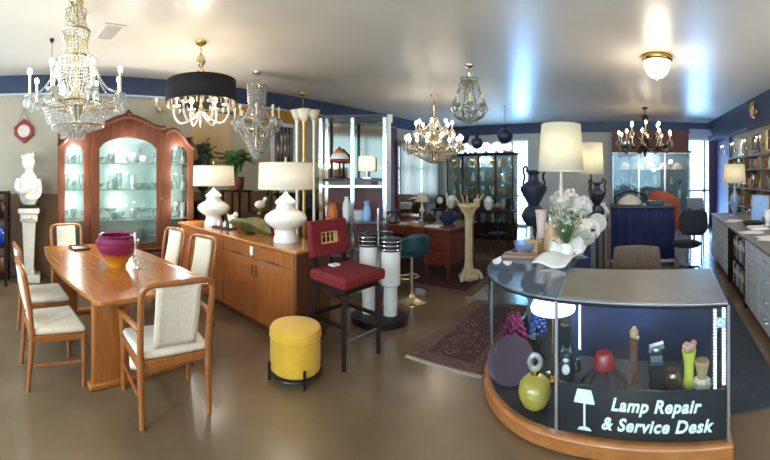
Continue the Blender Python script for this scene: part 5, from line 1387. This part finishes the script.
for zi, z in enumerate((.926,1.326,1.726)):
    for i in range(13):
        x = -1.5 + 2.95*(i+.5)/13
        if min(abs(x-q) for q in (-.5,.5)) < .09: x += .1
        nm, mm, pr, ct = WK[(i*5+zi*2)%6]
        place('ws'+nm, lambda: G().lathe(pr,14).solo(nm, M[mm], 'x', ct), wsl(x,0,z), '%s on right wall shelf, %s row up, %s place from the far end' % (nm.replace('_',' '), ORD[zi], ORD[i]), 'wares on the right wall shelf', 0, 1.15)
for i,y in enumerate((7.0, 7.9, 8.8, 9.7)):
    o = place('sconce', None, (X1-.06, y, 2.25), 'crystal wall sconce on right wall below the soffit, %s from the camera' % ORD[i], 'crystal sconces on the right wall', pi)
t = thing('wall_sconce', 'gilded leaf sconce high on the right wall soffit', 'sconce', (X1-.3, 6.75, 2.88), pi)
G().lathe([(.06,0),(.05,.02),(.02,.03)],16,RY(pi/2)).part('backplate', M['gold'], t)
for s in (-1,0,1): G().tube(cr([(.02,0,-.12),(.08,s*.06,-.05),(.1,s*.1,.08),(.06,s*.08,.2)],5),[.03]*6+[.02]*5+[.012]*5,8).part('leaf', M['gold'], t)
for i,(y,z,w_,h_,m_,l) in enumerate(((6.6,2.08,.28,.5,'gold','tall gilt-framed mirror above right wall shelf nearest the edge of view'),(7.45,2.1,.22,.4,'brownpanel','brown-framed mirror above right wall shelf between sconces'),(8.35,2.08,.22,.42,'gold','gilt-framed mirror on right wall above far half of shelf'))):
    t = thing('wall_mirror', l, 'mirror', (X1-.02, y, z), -pi/2)
    G().frame([(-w_,0),(w_,0),(w_,h_),(-w_,h_)],[(-w_+.05,.05),(w_-.05,.05),(w_-.05,h_-.05),(-w_+.05,h_-.05)],-.03,.01).part('frame', M[m_], t, bev=.008)
    G().b(-w_+.04,w_-.04,-.004,.006,.04,h_-.04).part('mirror_plate', M['mirror'], t)
t = thing('transom_panel', 'pale tilted transom sash propped open above the bright rear door', 'window', (2.45, Y1-.45, 2.86), 0)
G().b(-.4,.4,-.02,.02,-.14,.14,RX(-.9)).part('sash', M['bluewhite'], t, bev=.006)
for s in (-1,1): G().tube([(s*.36,.22,.1),(s*.36,0,0)],.01,6).part('stay', M['steel'], t)

# ------------------------------------------------------------------ far display cases
def showcase(name, label, x0, x1, y0, dep, h, z0, shelves, nd, fm, topm):
    t = thing(name, label, 'display case', ((x0+x1)/2, y0, 0)); w = (x1-x0)/2
    G().b(-w,w,0,dep,0,z0).part('base', fm, t, bev=.004)
    G().b(-w,w,dep-.02,dep,z0,h).part('back_panel', M['casegrey'], t)
    for s in (-1,1): G().b(s*w-.012,s*w+.012,.01,dep-.02,z0,h-.04).part('side_glass', M['glass'], t)
    G().b(-w-.03,w+.03,-.02,dep,h-.06,h).part('top', topm, t, bev=.006)
    for z in shelves: G().b(-w+.015,w-.015,.02,dep-.025,z-.008,z).part('shelf', M['glassgreen'], t)
    for k in range(nd):
        xa = -w+2*w*k/nd; xb = -w+2*w*(k+1)/nd
        o = G().frame([(xa,z0),(xb,z0),(xb,h-.06),(xa,h-.06)],[(xa+.025,z0+.025),(xb-.025,z0+.025),(xb-.025,h-.085),(xa+.025,h-.085)],-.012,.008).part('door', fm, t)
        G().b(xa+.02,xb-.02,-.004,.0,z0+.02,h-.08).part('pane', M['glass'], o)
    G().b(-w+.05,w-.05,.05,.09,h-.078,h-.062).part('light_strip', M['led'], t)
    return t
showcase('display_case', 'glass display case of lamps under the maroon panel on far right', -.17, 1.93, 9.6, .46, 2.26, .55, (.95,1.35,1.75), 3, M['steel'], M['maroon'])
SK = [('glass_lampshade','x',[(.14,0),(.13,.05),(.08,.13),(.03,.16)],'lamp shade'),('porcelain_vase','white',P_VASE,'vase'),('blue_bowl','bluecer',P_BOWL,'bowl'),('crystal_vase','crystal',P_VASE,'vase'),('glass_decanter','glassgreen',P_DEC,'decanter'),('china_figure','plaster',[(.05,0),(.04,.03),(.05,.1),(.025,.15),(.035,.19),(.001,.22)],'figurine')]
M['x'] = mat('pinkish_glass','e8c4b8',.3)
LVs = ['bottom','second','third','top']
for zi, z in enumerate((.552,.95,1.35,1.75)):
    for i in range(8 if zi < 3 else 5):
        x = -.02+1.8*(i+.5)/(8 if zi < 3 else 5); nm,mm,pr,ct = SK[1+(i*2+zi) % 5] if zi < 3 else SK[0]
        place('sc'+nm, lambda: G().lathe(pr,16,sx=1).solo(nm, M[mm], 'x', ct), (x, 9.83, z+.001), '%s in far right display case, %s shelf, %s from the left' % (nm.replace('_',' '), LVs[zi], ORD[i]), 'wares in the far right display case', 0, 1.2 if zi==3 else .95)
t = thing('armchair', 'orange upholstered tub chair before the far right display case', 'armchair', (*pl(664,7.9), 0), .2); t.scale = (1,1,1.35)
G().lathe([(.28,.28),(.3,.32),(.3,.45),(.001,.46)],24).part('seat', mat('orange_fabric','b85a3c',.8,0,'c86a48',30), t)
def tb(u,v):
    a = pi*(-.12+1.24*u); return (.32*cos(a), .32*sin(a), .3+.62*v*(.75+.25*sin(min(max(a,0),pi))))
G().sheet(tb,24,6).part('backrest', mat('orange_fabric_back','b85a3c',.8,0,'c86a48',30), t, sol=.07)
for k in range(4): a=k*pi/2+pi/4; G().tube([(.24*cos(a),.24*sin(a),0),(.2*cos(a),.2*sin(a),.3)],[.014,.02],8).part('leg', M['espresso'], t)
showcase('display_case', 'tall blue-lit display case of small wares left of the rear glass door', -4.35, -2.55, 8.4, .42, 2.16, .4, (.75,1.1,1.45,1.8), 4, M['bronze'], M['espresso'])
LV5 = ['bottom','second','third','fourth','top']
for zi, z in enumerate((.402,.75,1.1,1.45,1.8)):
    for i in range(12):
        x = -4.27+1.64*(i+.5)/12; nm,mm,pr,ct = (SK[1:]+WK)[(i*4+zi*3+(i*i)%3) % 11]
        if nm == 'blue_bowl': nm,mm,pr,ct = WK[2]
        place('sc'+nm, lambda: G().lathe(pr,16).solo(nm, M[mm], 'x', ct), (x, 8.53+.16*(i%2), z+.001), '%s in tall case left of rear door, %s shelf, %s from the left' % (nm.replace('_',' '), LV5[zi], ORD[i]), 'wares in the far left display case', 0, 1.0)
for i in range(6):
    def mk():
        t = thing('globe_lamp', 'x', 'lamp', (0,0,0)); G().cyl(.05,0,.05,14).part('base', M['steel'], t); G().ball((0,0,.16),.12,16,12).part('globe', glow('white_globe','f4f6ff',1.2), t); return t
    place('globe', mk, (-4.2+.29*i, 8.6, 2.161), 'white globe lamp on top of the tall case, %s from the left' % ORD[i], 'globe lamps on top of the case')
t = thing('console_table', 'low dark console of ornaments before the tall rear display case', 'table', (-3.2, 7.45, 0), 0)
G().b(-.95,.95,-.25,.25,.78,.82).part('tabletop', M['espresso'], t, bev=.006)
for sx in (-1,1):
    for sy in (-1,1): G().tube(cr([(sx*.88,sy*.2,0),(sx*.92,sy*.22,.3),(sx*.86,sy*.19,.78)],4),.025,8).part('leg', M['espresso'], t)
G().b(-.85,.85,-.18,.18,.25,.28).part('shelf', M['espresso'], t)
OK_ = [('mantel_clock','bronze',None,'clock'),('ginger_jar','white',[(.05,0),(.1,.1),(.11,.2),(.06,.27),(.05,.3)],'jar'),('covered_bowl','steel',[(.06,0),(.1,.06),(.1,.1),(.04,.15),(.01,.18)],'bowl'),('bronze_vase','bronze',P_VASE,'vase')]
for i in range(8):
    nm,mm,pr,ct = OK_[i%4]
    def mk():
        if nm != 'mantel_clock': return G().lathe(pr,18).solo(nm, M[mm], 'x', ct)
        t = thing('mantel_clock','x','clock',(0,0,0)); G().prism(archloop(-.12,.12,0,.2,arch(.12)),-.05,.05,RX(pi/2)).part('body', M['bronze'], t, bev=.006)
        G().lathe([(.08,0),(.08,.01)],20,T(0,-.05,.19)@RX(pi/2)).part('dial', M['paper'], t); return t
    place('ok'+nm, mk, (-4.02+.235*i, 7.45+.06*(i%2), .82), '%s on low dark console before the tall case, %s from the left' % (nm.replace('_',' '), ORD[i]), 'ornaments on the low console', 0, 1.0)
t = thing('iron_chair', 'black scrolled wrought iron chair near the rear glass door', 'chair', (-2.35, 6.75, 0), 2.6)
G().ring(.2,.012,.45,28,6).part('seat_ring', M['iron'], t)
G().cyl(.195,.44,.455,24).part('seat', M['navy'], t)
for k in range(4): a=k*pi/2+pi/4; G().tube(cr([(.2*cos(a),.2*sin(a),.45),(.17*cos(a),.17*sin(a),.25),(.24*cos(a),.24*sin(a),0)],4),.011,6).part('leg', M['iron'], t)
G().tube(cr([(-.17,-.1,.45),(-.2,-.18,.75),(0,-.22,.95),(.2,-.18,.75),(.17,-.1,.45)],6),.011,6).part('back_frame', M['iron'], t)
for s in (-1,1): G().tube(cr([(0,-.15,.48),(s*.1,-.18,.6),(s*.04,-.2,.72),(s*.1,-.2,.82),(0,-.21,.88)],5),.008,6).part('scroll', M['iron'], t)
for cyy, lb in ((8.65,'sheer pale blue curtain over near half of the far left window'),(9.85,'sheer pale blue curtain over far half of the far left window')):
    t = thing('window_curtain', lb, 'curtain', (X0+.1, cyy, 0), 0, 'sheer curtains')
    def cu_(u,v): return (.03*sin(u*50), (u-.5)*1.15, .7+1.85*v)
    G().sheet(cu_,70,4).part('cloth', thin('blue_sheer','b8b0a4',.0,.93,'94887c',.3,.0), t)
    G().tube([(0,-.6,2.58),(0,.6,2.58)],.014,8).part('rod', M['brass'], t)

# ------------------------------------------------------------------ camera, daylight, lamps
cam = bpy.data.cameras.new('camera'); co = bpy.data.objects.new('camera', cam); COL.objects.link(co)
co.location = (0,0,EYE); co.rotation_euler = (pi/2, 0, .65); SC.camera = co
PANO = True
if PANO:
    cam.type = 'PANO'
    for tgt in (cam, getattr(cam, 'cycles', None)):
        if tgt is None: continue
        try:
            tgt.panorama_type = 'CENTRAL_CYLINDRICAL'
            tgt.central_cylindrical_range_u_min = -385/360; tgt.central_cylindrical_range_u_max = 385/360
            tgt.central_cylindrical_range_v_min = (175-460)/360; tgt.central_cylindrical_range_v_max = 175/360
            tgt.central_cylindrical_radius = 1.0
        except Exception as e: print('pano', tgt, e)
else:
    cam.sensor_width = 36; cam.lens = 36*360/770; cam.shift_y = -(230-175)/770
cam.clip_start = .05; cam.clip_end = 100
w = bpy.data.worlds.new('world'); SC.world = w; w.use_nodes = True
bg = w.node_tree.nodes['Background']; bg.inputs[0].default_value = (.56,.77,1,1); bg.inputs[1].default_value = 6.0
def area(loc, rot, sx, sy, e, c, name):
    l = bpy.data.lights.new(name, 'AREA'); l.shape = 'RECTANGLE'; l.size = sx; l.size_y = sy; l.energy = e; l.color = c
    o = bpy.data.objects.new(name, l); COL.objects.link(o); o.location = loc; o.rotation_euler = rot; return o
area((2.5,Y1+.4,1.4),(pi/2+.45,0,pi),.9,2.6,80,(.2,.46,1),'rear_door_daylight')
area((-3.04,Y1+.4,1.4),(pi/2+.45,0,pi),.6,2.6,110,(.2,.46,1),'rear_door_daylight')
area((X0-.4,9.25,1.7),(pi/2,0,-pi/2),2.0,1.5,60,(.5,.7,1),'side_window_daylight')
for i in range(3):
  for zz in (2.02, 1.62, 1.15): lamp((-5.02, .29+.8*i, zz), 9, (1,.97,.92), .015, 'cabinet_light')
lamp((.85,9.78,2.1), 6, (.9,.95,1), .05, 'case_light'); lamp((-3.4,8.6,2.0), 5, (.7,.82,1), .05, 'case_light')
lamp((.2,2.4,.8), 3.5, (.85,.9,1), .03, 'case_light')
for p in LAMPS: lamp(p, 10, (1,.93,.82), .05, 'sideboard_shade_fill')  # light added inside both lamps to brighten their shades
# fill lights added without fixtures in the front half of the shop
for (x, y, e_) in ((-3.6,-2.2,14),(-1.0,-2.0,85),(2.0,-1.5,85)):
    lamp((x,y,1.9), e_, (1,.88,.74), .1, 'added_fill_light')
lamp((2.3,3.2,2.2), 25, (.9,.92,1), .1, 'added_fill_light')  # one more added fill light, by the right counter
SC.view_settings.view_transform = 'Standard'; SC.view_settings.look = 'None'; SC.view_settings.gamma = 1
SC.view_settings.use_curve_mapping = False; SC.view_settings.exposure = 0.5
SC.cycles.use_denoising = True
SC.cycles.max_bounces = 10; SC.cycles.transparent_max_bounces = 24; SC.cycles.diffuse_bounces = 4
SC.cycles.sample_clamp_indirect = 4
